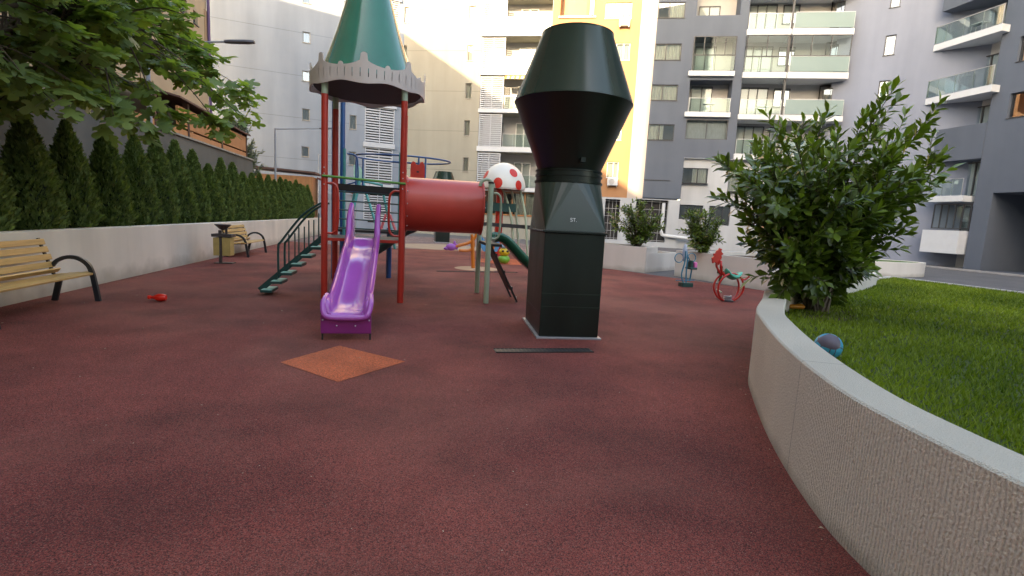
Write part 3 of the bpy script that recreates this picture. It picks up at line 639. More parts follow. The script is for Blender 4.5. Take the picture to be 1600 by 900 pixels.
# ------------------------------------------------------------------ green sheet-metal ventilation shaft
m_green = M('dark green painted sheet steel', (0.008, 0.027, 0.019), 0.30, 0.25, 1.6, bump=0.03, bscale=4, rvar=0.10, spec=0.6, stretch=(1,1,.5))
m_green2 = M('dark green painted cone', (0.010, 0.033, 0.025), 0.22, 0.15, 1.2, rvar=0.05, spec=0.6)
m_green3 = M('dusty dark green paint', (0.005, 0.012, 0.009), 0.36, 0.3, 2.5, bump=0.05, bscale=6, rvar=0.12, stretch=(1,1,.4))
def vent(loc, label, rot):
    t = thing('ventilation_shaft', loc, label, 'ventilation shaft', 'green ventilation shafts in the playground'); x, y, z = loc
    hw, hd, zb = .415, .64, 1.48
    b = MB(); b.box(x-hw, x+hw, y-hd, y+hd, 0.03, zb-.03)
    b.rot(rot, (x, y)); b.build('base_box', m_green3, t, bevel=.008)
    f = MB(); f.box(x-hw-.04, x+hw+.04, y-hd-.04, y+hd+.04, 0.0, .028); f.rot(rot, (x, y)); f.build('foot_flange', m_steel, t, bevel=.004)
    f = MB(); f.box(x-hw-.03, x+hw+.03, y-hd-.03, y+hd+.03, zb-.028, zb+.0); f.rot(rot, (x, y)); f.build('seam_flange', m_green3, t, bevel=.004)
    # square-to-round transition: facets like the photo
    z0, z1, r = zb+.003, 2.16, .47
    n = 8; ring = [(x+r*math.cos(a), y+r*math.sin(a), z1) for a in [2*PI*i/32 for i in range(32)]]
    cs = [(x+hw, y+hd, z0), (x-hw, y+hd, z0), (x-hw, y-hd, z0), (x+hw, y-hd, z0)]
    tb = MB(); vs = ring+cs; fs = []
    for q in range(4):                      # corner fans
        for i in range(8): fs.append((32+q, (q*8+i+1) % 32, (q*8+i) % 32))
    for q in range(4): fs.append((32+q, 32+(q+1) % 4, ((q+1)*8) % 32))
    tb.add(vs, [f_[::-1] for f_ in fs]); tb.rot(rot, (x, y)); tb.build('transition_hood', m_green, t)
    c = MB(); c.lathe([(r+.004, z1-.02), (r+.018, z1-.02), (r+.018, z1+.01), (r, z1+.012), (r, z1+.07), (r+.012, z1+.072), (r+.012, z1+.10), (r, z1+.10), (r, z1+.14), (r+.012, z1+.142), (r+.012, z1+.16), (r-.02, z1+.16)], 40, (x, y, 0))
    c.build('collar', m_green3, t, smooth=True)
    z2, z3, z4 = z1+.162, 3.24, 4.16
    c = MB(); c.lathe([(r-.02, z2), (.825, z3-.01), (.835, z3)], 56, (x, y, 0)); c.build('lower_cone', m_green3, t, smooth=True)
    c = MB(); c.lathe([(.838, z3+.002), (.838, z3+.012), (.497, z4), (.503, z4+.02), (.47, z4+.02), (.47, z4-.05)], 56, (x, y, 0)); c.build('upper_cone', m_green2, t, smooth=True)
    s = MB()
    for k in range(10): s.ball((x-hw, y-hd+.06+k*.12, .34), .006, 8, 4); s.ball((x-hw-.03, y-hd+.06+k*.12, zb-.012), .01, 6, 4)
    s.rot(rot, (x, y)); s.build('rivets', m_steel, t)
    s = MB(); s.box(x-.03, x+.03, y-.62, y-.5, 2.40, 2.46); s.build('bracket', m_green3, t)
    s = MB()
    for z_ in (.44, .62): s.box(x-hw-.003, x+hw+.003, y-hd-.004, y-hd, z_, z_+.012)
    s.rot(rot, (x, y)); s.build('panel_seam', m_green, t)
    # the small painted letters ST. on the hood front
    fc = [Vector(v_) for v_ in (cs[2], cs[3])]; top = Vector((x, y-r, z1)); e = (fc[1]-fc[0]).normalized(); nn = e.cross(top-fc[0]).normalized(); up_ = nn.cross(e)
    if up_.z < 0: up_ = -up_
    if nn.y > 0: nn = -nn
    o = fc[0]+e*.34+up_*.13+nn*.004; lm = MB()
    def stroke(a, b_): lm.bar(o+e*a[0]*.6+up_*a[1]*.6, o+e*b_[0]*.6+up_*b_[1]*.6, .007, .004, nn)
    S_ = [(.05,.062),(.035,.075),(.012,.075),(.002,.06),(.01,.045),(.04,.035),(.05,.02),(.04,.003),(.015,.0),(.0,.012)]
    for i in range(len(S_)-1): stroke(S_[i], S_[i+1])
    stroke((.065,.073),(.12,.073)); stroke((.092,.073),(.092,.0)); stroke((.135,.004),(.145,.004))
    lm.rot(rot, (x, y)); l_ = lm.build('painted_letters', m_wframe, t); l_['label'] = 'small white letters ST.'
    return t
cc = (G(850,528)+G(938,530))/2
v1 = vent((2.24, 7.26, 0), 'tall dark green sheet metal shaft with double cone head, near the camera, lettered ST.', math.radians(-4.3))
v2 = dup(v1, (1.95, 31.5, 0), 0.1, label='distant green ventilation shaft seen past the red tunnel')

# ------------------------------------------------------------------ play tower with slide, stairs, tunnel
m_red = M('red painted steel', (0.52, 0.036, 0.022), 0.35, 0.15, 3, coat=.2, rvar=.08); m_blue = M('blue painted steel', (0.015, 0.085, 0.25), 0.35, 0.15, 3, coat=.2)
m_tube = M('dark red moulded plastic', (0.62, 0.070, 0.050), 0.30, 0.12, 1.2, coat=.15, rvar=.06, bump=.03, bscale=30)
m_sage = M('sage green painted steel', (0.40, 0.50, 0.36), 0.4, 0.12, 3, rvar=.08); m_pine = M('pine green painted steel', (0.010, 0.055, 0.05), 0.35, 0.15, 4)
m_lime = M('leaf green bar', (0.10, 0.30, 0.05), 0.35, .1, 4); m_purple = M('purple polythene', (0.40, 0.085, 0.42), 0.20, 0.10, 1.5, coat=.5, rvar=.05)
m_purpled = M('deep purple panel', (0.22, 0.020, 0.16), 0.38, 0.12, 2); m_black = M('black rubber', (0.02, 0.02, 0.022), 0.5, .2, 4)
m_roof = M('green glossy roof sheet', (0.008, 0.17, 0.11), 0.14, 0.12, 1.0, coat=.4, rvar=.04); m_roofin = M('dark roof lining', (0.02, 0.024, 0.022), 0.6)
m_beige = M('greyish pink crown board', (0.64, 0.55, 0.50), 0.55, 0.06, 2); m_mint = M('mint step plate', (0.35, 0.62, 0.50), 0.5, .12, 6)
m_teal = M('teal painted steel', (0.05, 0.30, 0.30), 0.4, .12, 4); m_bolt = M('zinc bolt', (0.5, 0.5, 0.5), 0.35, .1, 5, metal=.8)
TW = thing('play_tower', (-.75, 10, 0), 'red posted play tower with green cone roof, purple slide, stairs and red crawl tunnel', 'play tower')
px0, px1, py0, py1, ZP, ZT, ZR = -1.43, -.13, 9.32, 10.62, 1.12, 3.78, 3.50
corners = [(px0, py0), (px1, py0), (px0, py1), (px1, py1)]
for i, (x, y) in enumerate(corners):
    p = MB(); r = .055
    p.lathe([(r, 0), (r, ZR)], 16, (x, y, 0)); pst = p.build('post', m_red, TW, smooth=True)
    p = MB(); p.lathe([(r*.98, ZR+.002), (r*.98, ZT+.1)], 16, (x, y, 0)); p.build('post_top', m_sage, pst, smooth=True)
cx_, cy_ = (px0+px1)/2, (py0+py1)/2
R0 = .88                                                # cone roof
zr0, zr1 = 3.84, 6.1
c = MB(); prof = [(.90, zr0+.0), (.885, zr0+.02), (.80, zr0+.20), (.69, zr0+.48), (.56, zr0+.85), (.44, zr0+1.25), (.32, zr0+1.68), (.18, zr0+2.2), (.03, zr0+2.75), (.001, zr0+2.8)]
c.lathe(prof, 64, (cx_, cy_, 0)); c.build('cone_roof', m_roof, TW, smooth=True)
c = MB(); c.lathe([(.001, zr0-.13), (.90, zr0-.13), (.93, zr0-.10), (.93, zr0-.02), (.001, zr0-.02)], 48, (cx_, cy_, 0)); c.build('roof_lining', m_roofin, TW)
# scalloped crown round the roof, slightly octagonal, with slots
cr = MB(); n = 384; RC = .99; 
def crown_r(a):
    return RC*(1+.012*math.cos(8*a))
def crown_top(a):
    q = (a/(2*PI)*8) % 1.0; s = min(q, 1-q)*2*PI*RC/8     # metres from the nearest peak
    e = .085+.135*math.exp(-s/.13)
    if s < .062: e = max(e, .235+math.sqrt(max(0, .062**2-s*s)))
    m_ = abs(q-.5)*2*PI*RC/8
    if m_ < .05: e = max(e, .10+math.sqrt(max(0, .045**2-m_*m_)) if m_ < .045 else .085)
    return e
def crown_bot(a): return -.165-.022*math.cos(8*a)
seg = []
for i in range(n+1):
    a = 2*PI*i/n; r = crown_r(a); seg.append((a, r, zr0+.0+crown_bot(a), zr0+crown_top(a)))
for i in range(n):
    (a, r, b0, t0), (a2, r2, b1, t1) = seg[i], seg[i+1]; slot = (i % 8 == 4)
    def P(a_, r_, z_): return (cx_+r_*math.cos(a_), cy_+r_*math.sin(a_), z_)
    def panel(u0, u1, lo0, lo1, hi0, hi1):
        aa, bb = lerp(a, a2, u0), lerp(a, a2, u1); rr0, rr1 = lerp(r, r2, u0), lerp(r, r2, u1); th = .018
        cr.add([P(aa, rr0, lo0), P(bb, rr1, lo1), P(bb, rr1-th, lo1), P(aa, rr0-th, lo0), P(aa, rr0, hi0), P(bb, rr1, hi1), P(bb, rr1-th, hi1), P(aa, rr0-th, hi0)],
               [(0,1,5,4), (2,3,7,6), (3,2,1,0), (4,5,6,7)])
    if slot:
        s0, s1 = zr0-.085, zr0+.055
        panel(0, 1, b0, b1, s0, s0); panel(0, 1, s1, s1, t0, t1); panel(0, .08, s0, s0, s1, s1); panel(.92, 1, s0, s0, s1, s1)
    else: panel(0, 1, b0, b1, t0, t1)
cr.build('crown_board', m_beige, TW)
bt = MB()
for i in range(24): a = 2*PI*i/24; bt.ball((cx_+(RC-.035)*math.cos(a), cy_+(RC-.035)*math.sin(a), zr0-.10), .012, 6, 4)
bt.build('crown_bolts', m_bolt, TW)
for i in range(4):                                       # arms that carry the crown
    a = PI/4+i*PI/2; b = MB(); b.bar((cx_, cy_, zr0-.06), (cx_+(RC-.03)*math.cos(a), cy_+(RC-.03)*math.sin(a), zr0-.06), .04, .03); b.build('roof_arm', m_sage, TW)
b = MB(); b.box(px0-.02, px1+.02, py0+.03, py1-.03, ZP-.04, ZP); b.build('platform', m_black, TW)
b = MB(); b.box(px0+.06, px1-.06, py0-.03, py0+.028, ZP-.05, ZP+.0); b.build('front_ledge', m_red, TW)
b = MB(); b.tube([(px0-.03, py0-.06, 2.16), (px1+.05, py0-.06, 2.11)], .022, 10); b.build('green_bar', m_lime, TW, smooth=True)
def hoop(x, y, z0, z1, dx, dy, mat, nm='handle', r=.02):
    pts = smoothpath([(x, y, z1), (x+dx*.6, y+dy*.6, z1-.01), (x+dx, y+dy, z1-.14), (x+dx, y+dy, z0+.14), (x+dx*.6, y+dy*.6, z0+.01), (x, y, z0)], 5)
    h = MB(); h.tube(pts, r, 8); return h.build(nm, mat, TW, smooth=True)
hoop(px0+.05, py0-.02, 1.2, 2.05, .17, 0, m_red); hoop(px1-.05, py0-.02, 1.2, 1.98, -.17, 0, m_red)
for z in np.linspace(ZP+.14, ZP+.84, 5):
    b = MB(); b.tube([(px0+.05, py1, z), (px1-.05, py1, z-.012)], .014, 8); b.build('back_rung', m_pine, TW)
b = MB(); b.bar((px0+.05, py1+.05, ZP+.93), (px1-.03, py1+.05, ZP+.91), .03, .13); b.build('top_beam', m_black, TW)
for (x, y) in corners[:2]:
    bb = MB()
    for z in (2.02, 2.2, 2.3): bb.ball((x, y-.057, z), .012, 6, 4)
    bb.build('post_bolts', m_bolt, TW)

def slide(name, path, width, mat, parent, wall=.19, th=.035, horn=None, flare=None, axis=(1,0,0)):
    """trough with rolled side walls lofted along a path; axis = across direction; horn(i/n) adds wall height"""
    ax = V(*axis).normalized(); P = smoothpath(path, 6); n = len(P); rings = []
    for i, p in enumerate(P):
        t = i/(n-1); tg = (P[min(i+1, n-1)]-P[max(i-1, 0)]).normalized(); up_ = ax.cross(tg)
        if up_.z < 0: up_ = -up_
        h = wall+(horn(t) if horn else 0); w = width/2+(flare(t) if flare else 0); q = th
        hu = V(0,0,1) if horn else up_
        sec = [(-w+.05, 0, 0), (-w+.02, .03, 0), (-w+.005, h-.04, 1), (-w-.005, h-.008, 1), (-w-.04, h+.015, 1), (-w-.075, h-.008, 1), (-w-.085, h-.05, 1), (-w-.07, h-.09, 1), (-w-.03, -.01, 0), (-w+.03, -q, 0)]
        full = [(a, b, c) for a, b, c in sec]; mir = [(-a, b, c) for a, b, c in sec][::-1]
        rings.append([p+ax*a+(up_ if c == 0 else up_.lerp(hu, .7))*b for a, b, c in full+mir])
    mb = MB(); mb.loft(rings); o = mb.build(name, mat, parent, smooth=True); o.data.set_sharp_from_angle(angle=math.radians(60)); return o
sx = -.735
sp = [(sx-.02, 9.28, ZP+.03), (sx-.02, 9.05, ZP+.02), (sx-.01, 8.8, ZP-.12), (sx, 8.2, .86), (sx, 7.6, .60), (sx, 7.1, .41), (sx, 6.82, .345), (sx, 6.6, .335), (sx, 6.52, .30)]
def horn(t): return .42*max(0, 1-(t/.34)**1.2)**1.4+ (0 if t < .8 else -.12*((t-.8)/.2)**1.5)
def flare(t): return -.035+.02*min(1, t*1.4)
sl_o = slide('slide', sp, .44, m_purple, TW, .16, .03, horn, flare)
b = MB(); pts = []
for i in range(13): a = PI*i/12; pts.append((-.30*math.cos(a), .0+.06*math.sin(a)*0))
b.prism([(-.30,.09),(.30,.09),(.30,.325),(.265,.285),(.21,.27),(-.21,.27),(-.265,.285),(-.30,.325)], (sx, 6.47, 0), (1,0,0), (0,0,1), (0,.03,0)); b.build('slide_end_panel', m_purpled, sl_o, bevel=.008)
b = MB(); rim = smoothpath([(sx-.272, 6.80, .515), (sx-.285, 6.58, .46), (sx-.262, 6.47, .345), (sx-.2, 6.455, .298), (sx, 6.45, .292), (sx+.2, 6.455, .298), (sx+.262, 6.47, .345), (sx+.285, 6.58, .46), (sx+.272, 6.80, .515)], 5)
b.tube(rim, .036, 10); b.build('slide_rim', m_purple, sl_o, smooth=True)
for s in (-1, 1):
    l_ = MB(); l_.tube([(sx+s*.285, 6.52, 0), (sx+s*.285, 6.52, .30)], .012, 8); l_.build('leg', m_black, TW)
b = MB()
for dx, dz in ((-.275,.26),(.275,.26),(-.11,.19),(.11,.19)): b.ball((sx+dx, 6.468, dz), .011, 8, 4)
b.build('panel_bolts', m_bolt, sl_o)

# stairs on the left
x0s, x1s = -2.66, px0-.06
def sz_(x): return ZP*(x-x0s)/(x1s-x0s)
for y in (10.03,):
    b = MB(); b.bar((x0s, y, .07), (x1s, y, ZP+.03), .05, .10); b.build('stringer', m_pine, TW)
    pass
for y in (9.86, 10.36):
    rp = smoothpath([(x0s+.36, y, .32), (x0s+.36, y, .88), (x0s+.42, y, 1.0), (-1.9, y, 1.46), (-1.62, y, 1.68), (-1.5, y, 1.72)], 4)
    b = MB(); b.tube(rp, .020, 8)
    for x in np.arange(x0s+.54, x1s-.05, .17): b.tube([(x, y, sz_(x)), (x, y, min(1.66, 1.03+(x-x0s-.42)*.78))], .012, 6)
    b.build('stair_rail', m_pine, TW, smooth=True)
for k in range(6):
    x = lerp(x0s+.16, x1s-.08, k/5.5); z = sz_(x)-.05
    b = MB(); b.box(x-.10, x+.10, 9.80, 10.27, z-.045, z); st_ = b.build('step', m_pine, TW, bevel=.005)
    b = MB(); b.box(x-.085, x+.085, 9.815, 10.26, z+.001, z+.008); b.build('step_plate', m_mint, st_)

# crawl tunnel and its end platform
b = MB(); prof = []; X0, X1, Rt = px1+.05, 1.36, .50; yc, zc = 10.0, 1.78
rings = []
for x, r in [(X0, Rt+.03), (X0+.03, Rt+.03), (X0+.031, Rt), (X1-.031, Rt), (X1-.03, Rt+.03), (X1, Rt+.03), (X1, Rt-.025), (X0, Rt-.025)]:
    rings.append([(x, yc+r*math.cos(2*PI*j/48), zc+r*math.sin(2*PI*j/48)) for j in range(48)])
b.loft(rings, closed=True); b.build('crawl_tunnel', m_tube, TW, smooth=True)
bt = MB()
for xx in (X0+.0, X1): 
    for j in range(14): a = 2*PI*j/14; bt.ball((xx+(.008 if xx == X1 else .035), yc+(Rt+.012)*math.cos(a), zc+(Rt+.012)*math.sin(a)), .013, 6, 4)
bt.build('tunnel_bolts', m_bolt, TW)
ex0, ex1 = 1.45, 1.72
for (x, y, h) in ((ex0, 9.44, 2.2), (ex0, 10.78, 2.2)):
    b = MB(); b.lathe([(.05, 0), (.05, h), (.045, h+.02)], 14, (x, y, 0)); q = b.build('post', m_sage, TW, smooth=True)
    b = MB(); b.lathe([(.055, h+.021), (.055, h+.05), (.03, h+.06)], 14, (x, y, 0)); b.build('post_cap', m_black, q)
b = MB(); b.box(ex0, ex1, 9.5, 10.75, ZP-.05, ZP); b.build('end_platform', m_black, TW)
hoop(ex0+.05, 9.40, 1.22, 2.05, .14, 0, m_sage); 
b = MB(); b.tube(arcpts((ex0-.04, 9.7, 2.18), .13, 0, PI, 12, (1,0,0), (0,0,1)), .03, 8); b.build('arch_handle', m_sage, TW, smooth=True)
# dark climbing ramp leaning against the end platform
b = MB(); ra, rb_ = V(1.52, 0, ZP-.03), V(2.08, 0, .02)
for y in (9.62, 10.22): b.bar((ra.x, y, ra.z), (rb_.x, y, rb_.z), .03, .10, (0,1,0))
b2 = b.build('ramp_side_rails', m_black, TW)
b = MB(); b.bar((ra.x+.0, 9.92, ra.z), (rb_.x-.12, 9.92, rb_.z+.22), .57, .03, (0,0,1)); b.build('climbing_ramp', M('dark anti-slip board', (0.03,0.032,0.032), .5, .3, 5), TW)
for k in range(3):
    q = lerp(ra, rb_, (k+.6)/3.4); b = MB(); b.bar((q.x+.03, 9.635, q.z), (q.x+.03, 10.205, q.z), .03, .05); b.build('ramp_cleat', m_black, TW)
b = MB(); b.tube([(2.06, 9.60, .0), (2.06, 9.60, .12)], .015, 6); b.build('ramp_foot', m_steel, TW)
# small green slide leaving the end platform
m_gslide = M('bottle green polythene', (0.010, 0.115, 0.062), 0.25, .12, 2, coat=.3)
slide('green_slide', [(ex0+.25, 10.45, ZP+.03), (ex0+.45, 10.45, ZP+.0), (2.35, 10.45, .70), (2.8, 10.45, .38), (3.05, 10.45, .28), (3.25, 10.45, .26)], .40, m_gslide, TW, .14, .03, None, None, (0,1,0))

# ------------------------------------------------------------------ second tower behind: blue posts, teal rails, dark chute
T2 = thing('play_tower', (-.7, 13, 0), 'blue posted play tower behind the red one, with black hammock and dark green chute', 'play tower')
b2x0, b2x1, b2y0, b2y1 = -1.72, -.42, 12.6, 13.9
for (x, y, h) in ((b2x0, b2y0, 4.4), (b2x0+.02, b2y1, 4.4), (b2x1-.1, b2y1, 1.2), (b2x1-.05, b2y0+.3, 1.2)):
    b = MB(); b.lathe([(.06, 0), (.06, h)], 14, (x, y, 0)); b.build('post', m_blue, T2, smooth=True)
for x in (b2x0+.22, b2x1+.18):
    b = MB(); b.tube([(x, b2y0, .9), (x, b2y0, 3.0)], .035, 8); b.build('teal_post', m_teal, T2, smooth=True)
b = MB(); b.box(b2x0, b2x1+.2, b2y0, b2y1, 1.1, 1.16); b.build('platform', m_black, T2)
b = MB(); hp = smoothpath([(b2x0+.28, b2y0, 2.9), (b2x0+.48, b2y0, 2.85), (b2x0+.52, b2y0, 2.6), (b2x0+.50, b2y0, 2.3), (b2x0+.28, b2y0, 2.2)], 5); b.tube(hp, .018, 8); b.build('handle', m_blue, T2, smooth=True)
slide('dark_chute', [(.16, 12.3, 1.24), (-.05, 12.3, 1.14), (-.3, 12.3, .96), (-.6, 12.25, .74), (-.78, 12.2, .62)], .5, M('dark green chute', (0.012,0.05,0.045), .3, .15, 2, coat=.2), T2, .16, .04, None, None, (0,1,0))
b = MB(); b.loft([[V(x_, 13.2+.16*math.cos(a)*k, 1.95-.55*k_+.0*a) for a in np.linspace(0, 2*PI, 10, endpoint=False)] for x_, k, k_ in ((-.95, 1, .2), (-.75, 1.6, .5), (-.5, 1.8, .62), (-.2, 1.6, .5), (0.05, 1, .15))]); b.build('black_hammock', m_black, T2, smooth=True)


# hoop rail and red panel carried by the second tower
YH = 15.3; rc = atY(630, 249, YH); R_ = (atY(705, 250, YH).x-atY(555, 245, YH).x)/2
b = MB(); b.tube([(rc.x+R_*math.cos(a), YH+R_*.75*math.sin(a), rc.z) for a in np.linspace(0, 2*PI, 40, endpoint=False)], .025, 8, closed=True); b.build('ring_rail', m_blue, T2, smooth=True)
b = MB(); b.tube([(rc.x+R_*math.cos(a), YH+R_*.75*math.sin(a), 2.15) for a in np.linspace(0, 2*PI, 40, endpoint=False)], .03, 8, closed=True); b.build('lower_ring', m_blue, T2, smooth=True)
for a in (-1.1, -1.25, 2.6, 3.5): b = MB(); b.tube([(rc.x+R_*math.cos(a), YH+R_*.75*math.sin(a), 2.15), (rc.x+R_*math.cos(a), YH+R_*.75*math.sin(a), rc.z)], .025, 8); b.build('ring_upright', m_blue, T2, smooth=True)
for y in (13.9, 14.3): b = MB(); b.tube([(b2x0, y, 2.1), (rc.x+R_*.6, y+.3, 2.12)], .03, 8); b.build('ring_arm', m_blue, T2, smooth=True)
b = MB(); b.tube([(rc.x-R_*.2, YH-R_*.7, rc.z-.17), (rc.x+R_*.42, YH-R_*.68, rc.z-.17)], .02, 6); b.build('guard_bar', m_blue, T2)
YQ = 14.0; c0, c1 = atY(641, 275, YQ), atY(664, 253, YQ); wd, hh = c1.x-c0.x, c1.z-c0.z
b = MB(); b.prism([(0,-.2),(wd,-.2),(wd,hh*.45),(wd*.97,hh*.8),(wd*.85,hh),(wd*.68,hh*.95),(wd*.6,hh*.78),(wd*.4,hh*.78),(wd*.32,hh*.95),(wd*.15,hh),(wd*.03,hh*.8),(0,hh*.45)], c0, (1,0,0), (0,0,1), (0,.04,0)); rp_ = b.build('red_panel', m_red, T2)
b = MB(); b.box(c0.x+wd*.43, c0.x+wd*.6, YQ-.004, YQ-.001, c0.z+.1, c0.z+.14); b.build('panel_slot', m_black, rp_)

# swing frames beyond
def aframe(name, x, y, w, h, mat, label, seatmat=m_black):
    t = thing(name, (x, y, 0), label, 'swing set', 'swing frames behind the towers')
    for s in (-1, 1):
        for q in (-1, 1):
            b = MB(); b.tube([(x+s*w/2, y+q*.9, 0), (x+s*(w/2-.15), y, h)], .045, 8); b.build('leg', mat, t, smooth=True)
    b = MB(); b.tube([(x-w/2+.1, y, h), (x+w/2-.1, y, h)], .05, 8); b.build('top_bar', mat, t, smooth=True)
    for sx_ in (-.6, .6):
        c = MB(); c.tube([(x+sx_-.2, y, h), (x+sx_-.2, y, .55)], .01, 4); c.tube([(x+sx_+.2, y, h), (x+sx_+.2, y, .55)], .01, 4); c.build('chain', m_steel, t)
        s_ = MB(); s_.box(x+sx_-.24, x+sx_+.24, y-.1, y+.1, .5, .56); s_.build('seat', seatmat, t)
    return t
a1 = thing('swing_set', (-1.6, 23, 0), 'teal A-framed swing set seen through the red tower', 'swing set', 'swing frames behind the towers')
for (xa, ya, xb, h) in ((-2.6, 22.3, -2.1, 2.9), (-1.0, 22.0, -2.0, 2.9), (-.6, 23.6, -1.2, 2.7), (-2.9, 24, -2.2, 2.9)):
    b = MB(); b.tube([(xa, ya, 0), (xb, 23, h)], .055, 8); b.build('leg', m_teal, a1, smooth=True)
b = MB(); b.tube([(-2.15, 23, 2.9), (-1.15, 23, 2.75)], .05, 8); b.build('top_bar', m_teal, a1, smooth=True)
b = MB(); b.tube([(-1.7, 23, 2.8), (-1.7, 23, 1.2)], .012, 5); b.tube([(-1.35, 23, 2.8), (-1.35, 23, 1.2)], .012, 5); b.build('chain', m_steel, a1)
b = MB(); b.box(-1.75, -1.3, 22.85, 23.15, 1.15, 1.22); b.build('seat', m_black, a1)
b = MB(); b.prism([(0,0),(.45,0),(.30,.45),(.12,.62),(0,.55)], (-2.35, 22.9, 2.95), (1,0,0), (0,0,1), (0,.03,0)); b.build('side_panel', m_mint, a1)
m_pink = M('pink painted steel', (0.50, 0.10, 0.12), .4, .1, 3)
a2 = thing('triangle_climber', (-.9, 26, 0), 'small pink red tubular triangle beyond the teal swing', 'climber')
b = MB(); b.tube([(-1.6, 26, 0), (-1.15, 26, 1.5), (-.95, 26, 1.5), (-.4, 26, 0)], .05, 8); b.build('front_loop', m_pink, a2, smooth=True)
b = MB(); b.tube([(-1.6, 26.9, 0), (-1.15, 26.7, 1.5), (-.95, 26.7, 1.5), (-.4, 26.9, 0)], .05, 8); b.build('rear_loop', m_pink, a2, smooth=True)
b = MB(); b.tube([(-1.4, 26, .7), (-.62, 26, .7)], .03, 6); b.build('crossbar', m_pink, a2)
# orange seesaw with a purple animal handle
m_or = M('orange painted steel', (0.62, 0.17, 0.02), .35, .1, 3)
a3 = thing('seesaw', (1.9, 16, 0), 'orange tubular seesaw with purple animal head under the red tunnel', 'seesaw')
q0, q1, q2, q3 = atY(712, 385, 16), atY(735, 378, 16), atY(745, 362, 16), atY(742, 395, 16)
b = MB(); b.tube(smoothpath([q0, q1, lerp(q1, q2, .6)+V(.05,0,0), q2], 5), .05, 8); b.build('curved_arm', m_or, a3, smooth=True)
b = MB(); b.tube(smoothpath([atY(717,391,16), atY(733,391,16), atY(740,383,16), atY(737,366,16)], 5), .045, 8); b.build('lower_arm', m_or, a3, smooth=True)
b = MB(); b.tube([atY(738,372,16), G(738,372)*0+V(atY(741,380,16).x, 16, 0)], .06, 8); b.build('pivot_post', m_or, a3)
hd = atY(705, 386, 16); b = MB(); b.ball(hd, (.17, .08, .11), 12, 8); b.ball((hd.x-.14, 16, hd.z-.05), (.10, .05, .05), 10, 6); b.ball((hd.x+.1, 16, hd.z+.12), (.04, .03, .08), 8, 6); b.ball((hd.x+.16, 16, hd.z+.02), (.06, .03, .1), 8, 6); b.build('animal_head', M('violet plastic', (0.40,0.12,0.50), .35, .1, 3), a3, smooth=True)

# ------------------------------------------------------------------ mushroom shelter
MU = thing('mushroom_shelter', (5, 22, 0), 'white domed mushroom canopy with red spots on a red post and thin green legs', 'play shelter')
YM = 22.0; e0, e1 = atY(752, 292, YM), atY(820, 297, YM); mc = V((e0.x+e1.x)/2, YM, (e0.z+e1.z)/2); mr_ = (e1.x-e0.x)/2; tz = atY(785, 253, YM-.3).z-mc.z
m_dome = M('white dome shell', (0.74, 0.72, 0.66), .35, .05, 2, coat=.2)
b = MB(); b.ball(mc, (mr_, mr_, tz), 36, 12, 1.0, 0.0); b.build('dome', m_dome, MU, smooth=True)
b = MB(); b.lathe([(mr_*.98, -.0), (mr_*.98, -.06), (mr_*.93, -.06), (mr_*.93, -.0)], 36, mc); b.build('dome_rim', m_beige, MU)
def spot(az, elv, r):
    n = V(math.cos(elv)*math.cos(az), math.cos(elv)*math.sin(az), math.sin(elv)); b = MB(); rings = [[], []]
    t1 = n.cross(V(0,0,1)).normalized(); t2 = n.cross(t1)
    vs = []
    for rr in (0.0001, .5*r, r):
        for j in range(16):
            q = (n+(t1*math.cos(2*PI*j/16)+t2*math.sin(2*PI*j/16))*rr).normalized(); vs.append(mc+V(q.x*mr_, q.y*mr_, q.z*tz)*1.008)
    b.loft([vs[0:16], vs[16:32], vs[32:48]], caps=False); b.build('red_spot', M('red spot', (0.62,0.03,0.02), .35) if 'red spot' not in bpy.data.materials else bpy.data.materials['red spot'], MU, smooth=True)
for az, elv, r in ((-1.2, .62, .2), (-2.0, .16, .21), (-1.0, .12, .19), (0.2, .4, .2), (-2.9, .5, .2), (1.8, .4, .22)): spot(az, elv, r)
b = MB(); b.lathe([(.17, 0), (.16, mc.z-.02)], 16, (mc.x-.12, YM, 0)); b.build('post', m_red, MU, smooth=True)
for (fx, fy, tx, ty) in ((.35, -.3, .0, -.2), (.92, -.5, .75, -.3), (.8, .7, .5, .4)):
    b = MB(); b.tube(smoothpath([(mc.x+fx*mr_+.25, YM+fy, 0), (mc.x+(fx*.7+tx*.3)*mr_+.1, YM+fy, mc.z*.6), (mc.x+tx*mr_, YM+ty, mc.z-.15), (mc.x+tx*mr_-.1, YM+ty, mc.z-.03)], 4), .05, 8); b.build('green_leg', m_sage, MU, smooth=True)
b = MB(); b.bar((mc.x-1.3, YM-.4, 1.35), (mc.x+1.6, YM-.4, 1.28), .06, .16); b.build('bench_rail', m_black, MU)
b = MB(); b.box(mc.x-.75, mc.x+.55, YM-.32, YM-.26, 1.9, 2.25); b.build('dark_board', m_pine, MU)
# stacked ball figure and small spring riders near it
TB = thing('play_totem', (3.05, 16.9, 0), 'small stacked totem of green, yellow and pale blue balls with dark spots', 'play totem')
tb = G(787, 412); x, y = tb.x, tb.y; ORG[TB.name] = V(x, y, 0); TB.location = (x, y, 0)
m_yel = M('yellow plastic', (0.72,0.48,0.03), .35, .08, 3); m_lb = M('pale blue plastic', (0.35,0.55,0.75), .35, .08, 3); m_gr = M('green plastic', (0.16,0.42,0.05), .35, .08, 3)
b = MB(); b.ball((x, y, .16), (.22,.22,.16), 16, 8); b.build('green_ball', m_gr, TB, smooth=True)
b = MB(); b.ball((x, y, .42), (.20,.20,.16), 16, 8); yb = b.build('yellow_ball', m_yel, TB, smooth=True)
b = MB(); b.ball((x, y, .64), (.16,.16,.13), 16, 8); b.ball((x, y, .80), (.07,.07,.07), 8, 6); b.build('blue_ball', m_lb, TB, smooth=True)
